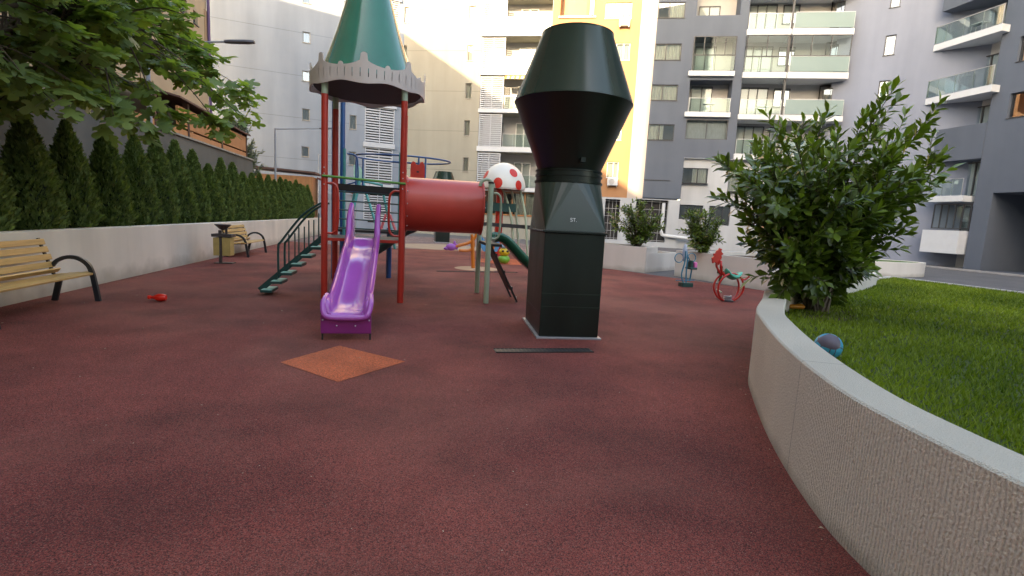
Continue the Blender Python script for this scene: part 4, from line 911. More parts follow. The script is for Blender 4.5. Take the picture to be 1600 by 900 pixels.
for s in (-1, 1):
    b = MB(); b.ball((x+s*.08, y-.18, .46), (.045,.02,.04), 8, 6); b.build('dark_spot', m_black, yb)
SR = thing('spring_rider', (2.9, 19, 0), 'small blue and orange rocking toy between the tunnel posts', 'spring rider')
b = MB(); o = V(2.75, 19, 0); b.prism([(0,.35),(.5,.35),(.62,.6),(.5,.95),(.4,.75),(.1,.7),(-.1,.9),(-.12,.5)], o, (1,0,0), (0,0,1), (0,.05,0)); b.build('side_board', M('sky blue board', (0.08,0.30,0.55), .4), SR)
b = MB(); b.prism([(.1,.45),(.4,.45),(.4,.65),(.1,.65)], o+V(0,-.03,0), (1,0,0), (0,0,1), (0,.025,0)); b.build('orange_panel', m_or, SR)
b = MB(); pts = [(o.x+.25+.08*math.cos(a), 19.03+.08*math.sin(a), .35*a/(10*PI)) for a in np.linspace(0, 10*PI, 60)]; b.tube(pts, .015, 6); b.build('spring', m_steel, SR)

# ------------------------------------------------------------------ curved garden wall, lawn
def offset(P, d):
    out = []
    for i, p in enumerate(P):
        t = (P[min(i+1, len(P)-1)]-P[max(i-1, 0)]).normalized(); out.append(p+V(t.y, -t.x, 0)*d)
    return out
outer = [(1.75,-2.6,0),(2.0,-.6,0),(2.08,.9,0),(2.20,1.85,0),(2.38,2.45,0),(2.79,3.32,0),(3.34,4.28,0),(3.72,4.86,0),(4.40,5.66,0),(4.98,6.38,0)]
def resample(P, d):
    out = [P[0]]; acc = 0
    for a, b in zip(P, P[1:]):
        L = (b-a).length; k = max(1, int(L/d))
        for i in range(1, k+1): out.append(a.lerp(b, i/k))
    return out
def ribbon_wall(name, path, th, h, mat, label, side=1, zb=0.0, smooth_k=5, grp=None, cat='wall', wav=0.0):
    P = smoothpath(path, smooth_k); I = offset(P, th*side); n = len(P); vs, al, fs = [], [], []; s = 0
    for i in range(n):
        if i: s += (P[i]-P[i-1]).length
        b_ = .012
        for q, z in ((P[i], zb), (P[i], h-b_), (P[i].lerp(I[i], b_/th), h), (I[i].lerp(P[i], b_/th), h), (I[i], h-b_), (I[i], zb)):
            vs.append((q.x, q.y, z)); al.append(s)
    for i in range(n-1):
        for j in range(5): fs.append((i*6+j, (i+1)*6+j, (i+1)*6+j+1, i*6+j+1))
    fs += [tuple(range(6))[::-1], tuple(range((n-1)*6, n*6))]
    mb = MB(); mb.add(vs, fs); c = V(P[0].x, P[0].y, zb); mb.v = [(x-c.x, y-c.y, z-c.z) for x, y, z in mb.v]
    o = mb.build(name, mat); o.location = c; ORG[o.name] = c
    a = o.data.attributes.new('along', 'FLOAT', 'POINT'); a.data.foreach_set('value', al)
    import bmesh
    bm_ = bmesh.new(); bm_.from_mesh(o.data); bmesh.ops.recalc_face_normals(bm_, faces=bm_.faces); bm_.to_mesh(o.data); bm_.free()
    return tag(o, label, cat, grp)
def combed(name, col):
    mt = M(name, col, 0.88, 0.06, 1.2, spec=0.2); n = mt.node_tree.nodes; l = mt.node_tree.links; b = n['Principled BSDF']
    at = n.new('ShaderNodeAttribute'); at.attribute_name = 'along'; geo = n.new('ShaderNodeNewGeometry'); sp = n.new('ShaderNodeSeparateXYZ'); l.new(geo.outputs['Position'], sp.inputs[0])
    def noise(fx, fz, det):
        cb = n.new('ShaderNodeCombineXYZ')
        for k, (src, f) in enumerate(((at.outputs['Fac'], fx), (sp.outputs[2], fz))):
            ml = n.new('ShaderNodeMath'); ml.operation = 'MULTIPLY'; ml.inputs[1].default_value = f; l.new(src, ml.inputs[0]); l.new(ml.outputs[0], cb.inputs[k])
        q = n.new('ShaderNodeTexNoise'); q.inputs['Scale'].default_value = 1.0; q.inputs['Detail'].default_value = det; l.new(cb.outputs[0], q.inputs['Vector']); return q.outputs[0]
    warp = noise(6, 2.5, 2); gran = noise(125, 60, 2)
    ph = n.new('ShaderNodeMath'); ph.operation = 'MULTIPLY'; ph.inputs[1].default_value = 2*PI/.021; l.new(at.outputs['Fac'], ph.inputs[0])
    pw = n.new('ShaderNodeMath'); pw.operation = 'MULTIPLY_ADD'; pw.inputs[1].default_value = 14.0; l.new(warp, pw.inputs[0]); l.new(ph.outputs[0], pw.inputs[2])
    si = n.new('ShaderNodeMath'); si.operation = 'SINE'; l.new(pw.outputs[0], si.inputs[0])
    sa = n.new('ShaderNodeMath'); sa.operation = 'MULTIPLY_ADD'; sa.inputs[1].default_value = .17; l.new(si.outputs[0], sa.inputs[0]); l.new(gran, sa.inputs[2])
    no = sa
    gr = n.new('ShaderNodeTexNoise'); gr.inputs['Scale'].default_value = 150; gr.inputs['Detail'].default_value = 2; l.new(geo.outputs['Position'], gr.inputs['Vector'])
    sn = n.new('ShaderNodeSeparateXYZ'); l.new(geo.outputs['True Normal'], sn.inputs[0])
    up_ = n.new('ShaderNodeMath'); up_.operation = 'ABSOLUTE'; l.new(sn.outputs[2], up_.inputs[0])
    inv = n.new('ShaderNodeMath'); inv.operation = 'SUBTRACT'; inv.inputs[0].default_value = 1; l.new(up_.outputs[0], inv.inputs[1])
    m1 = n.new('ShaderNodeMath'); m1.operation = 'MULTIPLY'; l.new(no.outputs[0], m1.inputs[0]); l.new(inv.outputs[0], m1.inputs[1])
    m2 = n.new('ShaderNodeMath'); m2.operation = 'MULTIPLY_ADD'; m2.inputs[1].default_value = 0.35; l.new(gr.outputs[0], m2.inputs[0]); l.new(m1.outputs[0], m2.inputs[2])
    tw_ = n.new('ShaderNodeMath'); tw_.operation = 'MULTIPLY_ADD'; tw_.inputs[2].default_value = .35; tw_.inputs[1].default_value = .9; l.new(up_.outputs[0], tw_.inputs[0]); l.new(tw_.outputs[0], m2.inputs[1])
    bp = n.new('ShaderNodeBump'); bp.inputs['Strength'].default_value = 1.0; bp.inputs['Distance'].default_value = 0.012; l.new(m2.outputs[0], bp.inputs['Height']); l.new(bp.outputs[0], b.inputs['Normal'])
    # darker tone in the grooves, one hairline day joint
    src = b.inputs['Base Color'].links[0].from_socket
    cj = n.new('ShaderNodeMath'); cj.operation = 'COMPARE'; cj.inputs[1].default_value = 5.52; cj.inputs[2].default_value = .0035; l.new(at.outputs['Fac'], cj.inputs[0])
    cm_ = n.new('ShaderNodeMapRange'); cm_.inputs[3].default_value = 1; cm_.inputs[4].default_value = .45; l.new(cj.outputs[0], cm_.inputs[0])
    cs = n.new('ShaderNodeVectorMath'); cs.operation = 'SCALE'; l.new(src, cs.inputs[0]); l.new(cm_.outputs[0], cs.inputs['Scale']); src = cs.outputs[0]
    mr = n.new('ShaderNodeMapRange'); mr.inputs[1].default_value = .35; mr.inputs[2].default_value = .75; mr.inputs[3].default_value = .72; mr.inputs[4].default_value = 1.08; l.new(m2.outputs[0], mr.inputs[0])
    mrt = n.new('ShaderNodeMapRange'); mrt.inputs[1].default_value = .0; mrt.inputs[2].default_value = 1; mrt.inputs[4].default_value = .68; l.new(up_.outputs[0], mrt.inputs[0]); l.new(mr.outputs[0], mrt.inputs[3])  # top darkened in colour to offset the sky light falling on it
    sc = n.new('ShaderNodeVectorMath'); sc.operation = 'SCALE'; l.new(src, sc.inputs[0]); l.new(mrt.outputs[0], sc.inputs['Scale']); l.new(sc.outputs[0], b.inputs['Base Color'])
    return mt
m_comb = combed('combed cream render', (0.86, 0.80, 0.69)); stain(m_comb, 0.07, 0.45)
m_plain = stucco('pale planter render', (0.72, 0.68, 0.64), 0.05, 0.08); stain(m_plain, 0.12, 0.4)
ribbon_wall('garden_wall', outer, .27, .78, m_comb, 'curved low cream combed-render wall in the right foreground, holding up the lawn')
ribbon_wall('garden_wall', [(5.02,6.40,0),(5.9,6.98,0),(7.2,7.9,0),(9.0,9.05,0),(10.6,10.2,0)], .25, .80, m_plain, 'low plain wall running back behind the big laurel bush, at the far edge of the lawn')
lawn_pts = [(2.0,-2.6),(2.28,-.6),(2.35,.9),(2.47,1.8),(2.65,2.38),(3.05,3.2),(3.68,4.2),(4.18,4.9),(4.8,5.66),(5.2,6.2),(6.0,6.76),(7.3,7.68),(9.1,8.85),(10.7,10.0),(12.2,11.3),(13.5,12.05),(13.88,9.1),(14.3,5.0),(14.5,0.0),(14.5,-2.6)]
m_lawn = M('turf base', (0.030, 0.052, 0.010), 0.95, 0.4, 2.0, col2=(0.055, 0.085, 0.016), bump=.8, bscale=60)
def lawn_z(x, y): return .50+.03*math.sin(x*.9+.4)*math.cos(y*.7)
import mathutils
from mathutils.geometry import tessellate_polygon
def inside(px_, py_, poly):
    n = len(poly); c = np.zeros(len(px_), bool); j = n-1
    for i in range(n):
        xi, yi = poly[i]; xj, yj = poly[j]
        c ^= ((yi > py_) != (yj > py_)) & (px_ < (xj-xi)*(py_-yi)/(yj-yi+1e-12)+xi); j = i
    return c
mb = MB(); top = [(x, y, .50) for x, y in lawn_pts]; bot = [(x, y, 0.0) for x, y in lawn_pts]; n = len(lawn_pts)
mb.add(top+bot, [tuple(range(n))]+[(i, (i+1) % n, n+(i+1) % n, n+i) for i in range(n)]); lo = mb.build('lawn_bed', m_lawn); tag(lo, kind='structure')
def grass(name, poly, N, near, zf, hmin=.03, hmax=.065, c1=(0.050,0.098,0.014), c2=(0.27,0.35,0.045)):
    xs, ys_ = zip(*poly); P = []
    x = rng.uniform(min(xs), max(xs), N*4); y = rng.uniform(min(ys_), max(ys_), N*4)
    dist = np.hypot(x, y); keep = inside(x, y, poly) & (rng.random(N*4) < np.clip((near/np.maximum(dist, .5))**1.5, .12, 1)) & (y/np.maximum(x, .1) > -.05)
    x, y = x[keep][:N], y[keep][:N]; n = len(x); z = np.full(n, zf)
    dist = np.hypot(x, y); wd = .0022+.0011*dist; h = rng.uniform(hmin, hmax, n)*(.8+.5*rng.random(n)**3)
    a = rng.uniform(0, 2*PI, n); lean = rng.uniform(.2, .9, n)*h; la = rng.uniform(0, 2*PI, n)
    v = np.zeros((n, 3, 3)); v[:, 0] = np.stack([x-wd*np.cos(a), y-wd*np.sin(a), z], 1); v[:, 1] = np.stack([x+wd*np.cos(a), y+wd*np.sin(a), z], 1)
    v[:, 2] = np.stack([x+lean*np.cos(la), y+lean*np.sin(la), z+h], 1)
    me = bpy.data.meshes.new(name); me.vertices.add(n*3); me.vertices.foreach_set('co', v.ravel()); me.loops.add(n*3); me.loops.foreach_set('vertex_index', np.arange(n*3, dtype=np.int32))
    me.polygons.add(n); me.polygons.foreach_set('loop_start', np.arange(0, n*3, 3, dtype=np.int32)); me.polygons.foreach_set('loop_total', np.full(n, 3, dtype=np.int32)); me.update(calc_edges=True)
    me.materials.append(leafmat(name+' blades', c1, c2, .55, .35, .3)); o = bpy.data.objects.new(name, me); C.objects.link(o)
    patch = .5+.5*np.sin(x*1.7+1.3*np.sin(y*1.1))*np.cos(y*1.3+.7*np.sin(x*.9))
    attr(o, np.clip(.5*patch+.55*rng.random(n), 0, 1)); return tag(o, 'short bright green turf on the raised lawn', 'grass', None, 'stuff')
bare = [(x, y) for x, y in lawn_pts]
g = grass('grass', lawn_pts, 260000, 2.6, .497)
sheet('bare_soil', [(5.80+.62*math.cos(a)*(1+.15*math.sin(3*a)), 6.02+.35*math.sin(a)+.30*math.cos(a)) for a in np.linspace(0, 2*PI, 24, endpoint=False)], .506, m_soil)
kb = MB(); KP = [V(12.2,11.45,0), V(13.6,12.2,0), V(14.02,9.1,0), V(14.44,5.0,0), V(14.65,0,0), V(14.65,-2.6,0)]
for a_, b_ in zip(KP, KP[1:]): kb.bar((a_.x, a_.y, .27), (b_.x, b_.y, .27), .14, .54)
tag(kb.build('lawn_kerb', M('pale kerbstone', (0.50,0.48,0.45), .8, .1, 3)), kind='structure')

# planters and far garden beds
def box_planter(poly, h, label, zsoil=.12, mat=m_plain, grp='white rendered planters'):
    t = thing('planter', (sum(p[0] for p in poly)/len(poly), sum(p[1] for p in poly)/len(poly), 0), label, 'planter', grp)
    c = V(t.location.x, t.location.y, 0); n = len(poly); th = .16
    inn = [tuple((V(p[0], p[1], 0)+(c-V(p[0], p[1], 0)).normalized()*th*1.3)[:2]) for p in poly]
    mb = MB(); vs = [(*p, 0) for p in poly]+[(*p, h) for p in poly]+[(*p, h) for p in inn]+[(*p, h-zsoil) for p in inn]; fs = []
    for i in range(n):
        j = (i+1) % n
        for k in range(3): fs.append((k*n+i, k*n+j, (k+1)*n+j, (k+1)*n+i))
    mb.add(vs, fs); mb.build('planter_wall', mat, t); s = MB(); s.add([(*p, h-zsoil) for p in inn], [tuple(range(n))]); s.build('soil', m_soil, t); return t
p1, p2 = G(944,420), G(1001,426); dep = (p2-p1).normalized(); back = V(-dep.y, dep.x, 0) if dep.x > 0 else V(dep.y, -dep.x, 0)
A1, A2 = V(7.15,17.9,0), V(8.0,16.35,0)
box_planter([(6.2,18.35),(8.0,16.35),(8.9,17.3),(7.4,19.4)], .88, 'white angular planter just right of the green shaft, holding a laurel shrub')
box_planter([(8.02,16.40),(10.1,18.0),(9.6,19.0),(8.25,17.9)], .66, 'lower cream bed wall adjoining the right side of the angular planter')
Bp = box_planter([(8.75,15.7),(9.72,12.25),(13.0,13.6),(12.2,16.6)], .86, 'white planter wall behind the red rooster rider, holding the second laurel shrub')
cr_ = MB(); o = G(1111, 441); o = V(9.27, 13.85, .30); e = (V(9.72,12.25,0)-V(8.75,15.7,0)).normalized(); nn = V(-e.y*-1, -e.x, 0); nn = V(-1, -.28, 0).normalized()
for a_, b_ in (((0,0,-.24),(0,0,.22)), ((-.13,0,.04),(.13,0,.04))): cr_.bar(o+e*a_[0]+V(0,0,a_[2])+nn*.03, o+e*b_[0]+V(0,0,b_[2])+nn*.03, .09, .02, nn)
cr_.build('cross_shaped_mark', M('dark olive mark', (0.06,0.055,0.02), .8, .3, 9), Bp)
# rounded far bed
rp = []; 
for i in range(25): a = lerp(-PI*.9, PI*.12, i/24); rp.append((22.0+2.6*math.cos(a), 22.8+1.35*math.sin(a)))
c0 = G(1418, 433); rp = [(c0.x+2.5*math.cos(a)-.6, c0.y+1.2+1.25*math.sin(a)) for a in np.linspace(0, 2*PI, 28, endpoint=False)]
rb = box_planter(rp, .62, 'far rounded white bed on the driveway, right of the big bush', .05)
gq = [(c0.x+2.3*math.cos(a)-.6, c0.y+1.2+1.05*math.sin(a)) for a in np.linspace(0, 2*PI, 20, endpoint=False)]
s = MB(); s.add([(x, y, .60) for x, y in gq], [tuple(range(20))]); s.build('turf', M('far turf', (0.07,0.14,0.03), .9, .3, 3, bump=.6, bscale=20), rb)

# ------------------------------------------------------------------ broad-leaved shrubs
m_laurel = leafmat('laurel leaf', (0.020, 0.044, 0.010), (0.22, 0.32, 0.04), .28, .22, .6)
LT_V = [(0,0,0), (.26,.12,.02), (.62,.20,.03), (1,0,-.06), (.62,-.20,.03), (.26,-.12,.02), (.3,0,-.02), (.65,0,-.03)]
LT_F = [(0,6,1), (1,6,7,2), (2,7,3), (0,5,6), (5,4,7,6), (4,3,7)]
def shrub(name, base, tips, label, grp=None, leaf=.17, shoots=6, per=15, trunk_r=.035, splay=.30, parent_cat='shrub'):
    t = thing(name, base, label, parent_cat, grp); B = V(*base); st = MB(); pos, dr, up_, sc, rd = [], [], [], [], []
    for ti, tip in enumerate(tips):
        T_ = V(*tip); d = T_-B; L = d.length; mid = B+d*.5+V(d.x*-.10, d.y*-.10, .10*L)
        path = smoothpath([B+V(random.uniform(-.12,.12), random.uniform(-.12,.12), 0), mid, T_], 4); r0 = trunk_r*random.uniform(.5, 1)
        st.tube(path, [lerp(r0, .004, i/(len(path)-1)) for i in range(len(path))], 5)
        axes = []
        k = len(path)-1; endd = (path[-1]-path[-3]).normalized(); axes.append((path[int(k*.62)], path[-1], 1.0))
        for s in range(shoots):
            q = path[min(k, int(k*random.uniform(.35, .95)))]; sl_ = random.uniform(.6, 1.25)*splay*min(1.2, L*.5+.4)
            dd = (endd*.9+V(*unit(1)[0])*.95+V(0,0,.35)).normalized(); axes.append((q, q+dd*sl_, .9)); st.tube([q, q+dd*sl_], [.006, .003], 4)
        for a_, b_, f in axes:
            d2 = (b_-a_); ll = d2.length; d2.normalize(); n_ = max(5, int(per*ll/(splay*1.1))); ph = random.random()*6
            s1 = d2.orthogonal().normalized(); s2 = d2.cross(s1); rr = random.random()
            for i in range(n_):
                u = (i+random.random()*.6)/n_; an = ph+i*2.4; open_ = lerp(1.15, .35, u**2)
                o_ = s1*math.cos(an)+s2*math.sin(an); ld = (d2*math.cos(open_)+o_*math.sin(open_))
                ld = (ld+V(0,0,-.10)).normalized(); pos.append(a_+(b_-a_)*u); dr.append(ld); nu = (d2*1.0+V(0,0,.5)+V(*unit(1)[0])*.25); up_.append(nu)
                sc.append(leaf*random.uniform(.65, 1.12)*(.8 if u > .93 else 1)); young = .30*(u > .85)
                rd.append(min(1, max(0, .06+.36*random.random()**1.5+young+.15*rr+.22*max(0, (pos[-1].z-base[2])/3-.35))))
    st.build('stems', m_bark, t, smooth=True)
    leaves('foliage', m_laurel, t, LT_V, LT_F, pos, dr, up_, sc, rd); return t
def px_in(poly, n, ylo, yhi, bias=1.0):
    xs, ys_ = zip(*poly); out = []
    while len(out) < n:
        x, y = random.uniform(min(xs), max(xs)), random.uniform(min(ys_), max(ys_))
        if inside(np.array([x]), np.array([y]), poly)[0]: out.append(atY(x, y, random.uniform(ylo, yhi)))
    return out
bb = G(1272, 486, .5)
crown = [(1122,262),(1175,215),(1240,205),(1330,205),(1400,200),(1450,225),(1455,280),(1400,340),(1375,400),(1345,440),(1260,450),(1215,415),(1160,370),(1140,320)]
tips = px_in(crown, 60, bb.y-.9, bb.y+1.1)
tall = [atY(1386,135,bb.y+.1), atY(1350,175,bb.y-.2), atY(1460,178,bb.y+.1), atY(1478,238,bb.y+.0), atY(1215,200,bb.y+.1), atY(1275,190,bb.y+.3), atY(1125,250,bb.y), atY(1125,300,bb.y-.1), atY(1310,200,bb.y-.3), atY(1180,225,bb.y), atY(1440,300,bb.y), atY(1420,350,bb.y)]
low_ = px_in([(1195,395),(1370,380),(1355,440),(1280,455),(1215,445)], 14, bb.y-.8, bb.y+.6)
shrub('laurel_bush', (bb.x, bb.y, .48), tips+tall+low_, 'big glossy dark green laurel bush spreading over the corner of the curved wall', leaf=.205, shoots=7, per=14, splay=.42)
def small_shrub(px0_, py0_, px1_, py1_, Y, zb, label, n=26, **k):
    c = atY((px0_+px1_)/2, py1_, Y); P = [(px0_,lerp(py0_,py1_,.35)), (lerp(px0_,px1_,.3),py0_+6), (lerp(px0_,px1_,.6),py0_), (px1_,lerp(py0_,py1_,.3)), (px1_,lerp(py0_,py1_,.6)), (lerp(px0_,px1_,.75),py1_-4), (lerp(px0_,px1_,.3),py1_-4), (px0_+3,lerp(py0_,py1_,.65))]
    return shrub('laurel_shrub', (c.x, Y, zb), px_in(P, n, Y-.6, Y+.6), label, 'laurel shrubs in the planters', **k)
small_shrub(955, 312, 1038, 384, 17.7, .76, 'laurel shrub in the angular white planter beside the green shaft', 34, leaf=.16, shoots=7, per=10, splay=.26)
small_shrub(1064, 318, 1130, 393, 14.9, .74, 'laurel shrub in the planter behind the rooster rider, partly behind the big bush', 32, leaf=.15, shoots=7, per=10, splay=.26)

# ------------------------------------------------------------------ fig tree
m_fig = leafmat('fig leaf', (0.075, 0.14, 0.068), (0.28, 0.37, 0.11), .42, .42, .5)
fo = [(0,0),(.03,.12),(0,.27),(.06,.37),(.16,.38),(.25,.32),(.32,.24),(.36,.38),(.44,.51),(.54,.56),(.62,.52),(.62,.40),(.56,.26),(.60,.17),(.72,.22),(.86,.22),(.97,.12),(1.0,0)]
FV = [(x, y, -.10*abs(y)-.08*x*x) for x, y in fo]+[(x, -y, -.10*abs(y)-.08*x*x) for x, y in fo[1:-1]][::-1]; FV.append((.32, 0, .0)); nF = len(FV)-1
FF = [(i, (i+1) % nF, nF) for i in range(nF)]
def fig():
    base = (-6.9, 6.4, .95); t = thing('fig_tree', base, 'broad fig tree with big lobed leaves overhanging the cypresses and the left bench', 'tree')
    B = V(*base); st = MB(); pos, dr, ups, sc, rd = [], [], [], [], []
    fork = B+V(.2, .3, 1.8); st.tube(smoothpath([B, B+V(.1,.1,.9), fork], 4), [.13,.12,.115,.11,.105,.10,.10,.095,.09], 8)
    tips = []
    cc_ = V(-6.3, 8.4, 4.95)
    while len(tips) < 460:
        q = unit(1)[0]; r = random.random()**.40; p = cc_+V(q[0]*3.5*r, q[1]*3.9*r, q[2]*2.0*r-.25)
        # flat drooping skirt, tapering to the right tip
        if p.x > -2.7 or p.y < 3.2: continue
        p.z -= .16*max(0, (p.x+5.2)); tips.append(p)
    for q in ((340,150,9.8),(395,168,10.2),(375,135,10.0),(385,190,10.0),(350,205,9.6),(300,190,9.2),(250,190,8.6),(180,200,8.0),(150,150,7.6),(60,150,7.0),(90,165,7.3),(330,115,9.9),(300,75,9.9),(320,95,10),(280,50,9.6),(395,155,10.6),(190,170,8.4),(215,205,8.6)): tips.append(atY(*q))
    mains = [fork.lerp(cc_+V(2.4*math.cos(a), 2.8*math.sin(a), -.9+.5*math.sin(2*a)), 1) for a in np.linspace(0, 2*PI, 9, endpoint=False)]
    for m_ in mains: pth = smoothpath([fork, fork.lerp(m_, .5)+V(0,0,.35), m_], 4); st.tube(pth, [lerp(.055, .02, i/(len(pth)-1)) for i in range(len(pth))], 6)
    for p in tips:
        m_ = min(mains, key=lambda q: (q-p).length); s_ = fork.lerp(m_, random.uniform(.6, 1)); st.tube(smoothpath([s_, s_.lerp(p, .55)+V(0,0,.15), p], 3), [.016,.014,.012,.010,.008,.006,.005], 5)
        out = (p-s_).normalized()
        for i in range(random.randint(15, 22)):
            an = i*2.4; o_ = V(math.cos(an), math.sin(an), random.uniform(-.45, .25)); ld = (o_*.9+out*.5).normalized()
            pos.append(p-out*random.uniform(0, .55)+V(*unit(1)[0])*.07+ld*.07); dr.append(ld); ups.append(V(0,-.25,.85)+V(*unit(1)[0])*.62+out*.15)
            sc.append(random.uniform(.16, .27)); rd.append(min(1, max(0, .12+.6*random.random()+.28*max(0, (p.x+5.5)/3))))  # leaves toward the right painted lighter for the light on that side
    st.build('branches', m_bark, t, smooth=True); leaves('crown', m_fig, t, FV, FF, pos, dr, ups, sc, rd); return t
fig()

# ------------------------------------------------------------------ cypress row
m_cyp = leafmat('cypress spray', (0.036, 0.070, 0.020), (0.24, 0.32, 0.10), .55, .25, .3)
CV = [(0,-.12,0),(.5,-.2,.02),(1,0,.0),(.5,.2,.02),(0,.12,0)]; CF_ = [(0,1,3,4),(1,2,3)]
def cypress_mesh(seed, H_=2.0, R=.415, N=9000):
    r_ = np.random.default_rng(seed); t = thing('cypress', (0, 0, 0), 'x', 'tree', 'cypresses on the left wall'); 
    h = r_.random(N)**1.15; prof = lambda q: R*np.where(q < .12, .80+1.6*q, 1.0*(1-(np.maximum(q-.12, 0)/.88)**1.8))*1.0
    ph = r_.uniform(0, 2*PI, N); ridge = 1+.10*np.sin(5*ph+9*h+seed)+.09*np.sin(11*ph-17*h)+.08*np.sin(23*h*2+3*ph)
    rr = prof(h)*ridge*(1-.38*r_.random(N)**2.5)
    pos = np.stack([rr*np.cos(ph), rr*np.sin(ph), h*H_], 1)
    d = np.stack([np.cos(ph)*.55, np.sin(ph)*.55, np.full(N, .85)], 1)+r_.normal(size=(N, 3))*.28; up_ = np.stack([np.cos(ph), np.sin(ph), np.full(N, .2)], 1)+r_.normal(size=(N, 3))*.5
    sc = r_.uniform(.05, .115, N); rel = rr/(prof(h)*1.25+.01)
    rd = np.clip(.15+.45*r_.random(N)+.25*(np.sin(9*ph+13*h) > .3)*r_.random(N), 0, 1)
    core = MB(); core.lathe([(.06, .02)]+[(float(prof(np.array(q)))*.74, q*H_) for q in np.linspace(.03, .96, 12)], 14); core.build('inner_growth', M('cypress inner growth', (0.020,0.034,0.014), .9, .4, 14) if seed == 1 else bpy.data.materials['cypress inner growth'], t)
    tk = MB(); tk.lathe([(.04, -.08), (.03, .2)], 8); tk.build('trunk', m_bark, t)
    leaves('foliage', m_cyp, t, CV, CF_, pos, d, up_, sc, rd); return t
protos = [cypress_mesh(s) for s in (1, 2, 3)]
edge = [30, 95, 173, 222, 261, 293, 323, 345, 364, 381, 399, 413]
k_ = 5.57*800/ .98
ys0 = [4430/(640-e)*1.02 for e in edge]
sp_ = (ys0[-1]-ys0[0])/11
where = ['nearest', 'second', 'third', 'fourth', 'fifth', 'sixth', 'seventh', 'eighth', 'ninth', 'tenth', 'eleventh', 'twelfth', 'thirteenth', 'fourteenth', 'fifteenth', 'sixteenth', 'seventeenth', 'eighteenth', 'nineteenth', 'twentieth', 'twenty-first', 'twenty-second', 'twenty-third', 'twenty-fourth', 'twenty-fifth']
hs = [1.0, 1.02, .98, .93, .98, 1.0, 1.0, 1.04, 1.12, 1.02, .86, 1.08, 1.0, .9, .97, 1.02, 1.0, .95, 1.0, 1.02, .96, 1.0, .98, 1.0, .97]
for i in range(25):
    y = 6.55+i*1.135+random.uniform(-.04, .04); lab = f'dark conical cypress on the left wall, {where[i]} from the camera'
    pr = protos[i % 3]; loc = (-6.18+random.uniform(-.04,.04), y, .97); s = (random.uniform(.88, 1.06), random.uniform(.88, 1.06), hs[i]*random.uniform(.95, 1.06))
    if i < 3: pr.location = loc; pr.rotation_euler = (0, 0, random.uniform(0, 6)); pr.scale = s; pr['label'] = lab
    else: dup(pr, loc, random.uniform(0, 6), lab, scale=s)

# ------------------------------------------------------------------ feathery grey-green tree behind the boundary wall
def feather():
    t = thing('olive_tree', (-9.3, 31, 0), 'feathery grey-green tree at the end of the grey wall, in front of the pale block', 'tree'); st = MB(); pos, dr, ups, sc, rd = [], [], [], [], []
    B = V(-9.3, 31, 0); st.tube([B, B+V(0,0,2.5), B+V(.1,0,4)], [.12,.09,.05], 8)
    for i in range(190):
        a = random.uniform(0, 2*PI); zz_ = random.uniform(2.3, 6.2); r = 1.35*math.sin(PI*min(1, (zz_-1.6)/5.0))*random.uniform(.4, 1)
        p = B+V(r*math.cos(a), r*math.sin(a), zz_); s_ = B+V(r*.3*math.cos(a), r*.3*math.sin(a), max(2, zz_-.9)); st.tube([s_, p], [.015, .004], 4); d = (p-s_).normalized()
        for k in range(34): q = s_.lerp(p, .2+.85*k/34); pos.append(q); dr.append(d+V(*unit(1)[0])*.8); ups.append(V(*unit(1)[0])); sc.append(random.uniform(.16, .32)); rd.append(random.random())
    st.build('branches', m_bark, t); leaves('crown', leafmat('olive leaf', (0.06,0.075,0.05), (0.20,0.23,0.16), .5, .2, .4), t, [(0,0,0),(.5,.12,0),(1,0,0),(.5,-.12,0)], [(0,1,2,3)], pos, dr, ups, sc, rd)
feather()

# ------------------------------------------------------------------ benches and bin
m_wood = M('honey varnished slat', (0.56, 0.33, 0.11), 0.42, 0.18, 2.2, bump=.08, bscale=40, stretch=(14, .9, 14), col2=(0.66,0.42,0.16), coat=.1)
m_biron = M('black painted casting', (0.014, 0.017, 0.021), 0.38, 0.2, 5, coat=.1)
def bench(loc, label):                    # faces +x, runs along y from 0 to -L
    t = thing('park_bench', (0, 0, 0), label, 'bench', 'slatted benches along the left wall'); L = 2.15
    def slat(x, z, ax, w, h):             # slat centre, tilt angle of its face
        b = MB(); ex = V(math.cos(ax), 0, math.sin(ax)); ez = V(-math.sin(ax), 0, math.cos(ax)); b.frame((x, -L/2, z), ex*w/2, (0, L/2-.01, 0), ez*h/2); return b.build('slat', m_wood, t, bevel=.006)
    for i in range(4): slat(.10+i*.105, .445-.012*(3-i), .03, .085, .032)       # seat
    slat(.485, .437, -.25, .07, .032)
    slat(.022, .475, .9, .075, .03)
    for i in range(4): a = 1.85; slat(-.035-i*.038, .56+i*.112, a, .088, .028)
    for y in (-.06, -L+.06):
        b = MB()
        b.bar((.50, y, .42), (-.02, y, .40), .045, .03); b.bar((-.02, y, .41), (-.195, y, .95), .045, .03, (1,0,.3)); 
        b.build('side_frame', m_biron, t, bevel=.004)
        b = MB(); b.bar((.07, y, .41), (-.03, y, 0.0), .05, .075, (1,0,0)); b.build('leg', m_biron, t, bevel=.006)
        pts = smoothpath([(.56, y, 0), (.53, y, .22), (.49, y, .46), (.43, y, .585), (.31, y, .665), (.17, y, .675), (.04, y, .62), (-.04, y, .53)], 5)
        a_ = MB(); n = len(pts); rings = []
        for i, p in enumerate(pts):
            tg = (pts[min(i+1,n-1)]-pts[max(i-1,0)]).normalized(); nr = V(tg.z, 0, -tg.x); w = lerp(.036, .024, i/(n-1)); rings.append([p+nr*w+V(0,.026,0), p+nr*w-V(0,.026,0), p-nr*w-V(0,.026,0), p-nr*w+V(0,.026,0)])
        a_.loft(rings); a_.build('armrest_leg', m_biron, t, bevel=.005)
    t.location = loc; return t
b1 = bench((-5.27, 9.02, 0), 'near wooden slat bench with black arched arms, cut by the left edge of the photo')
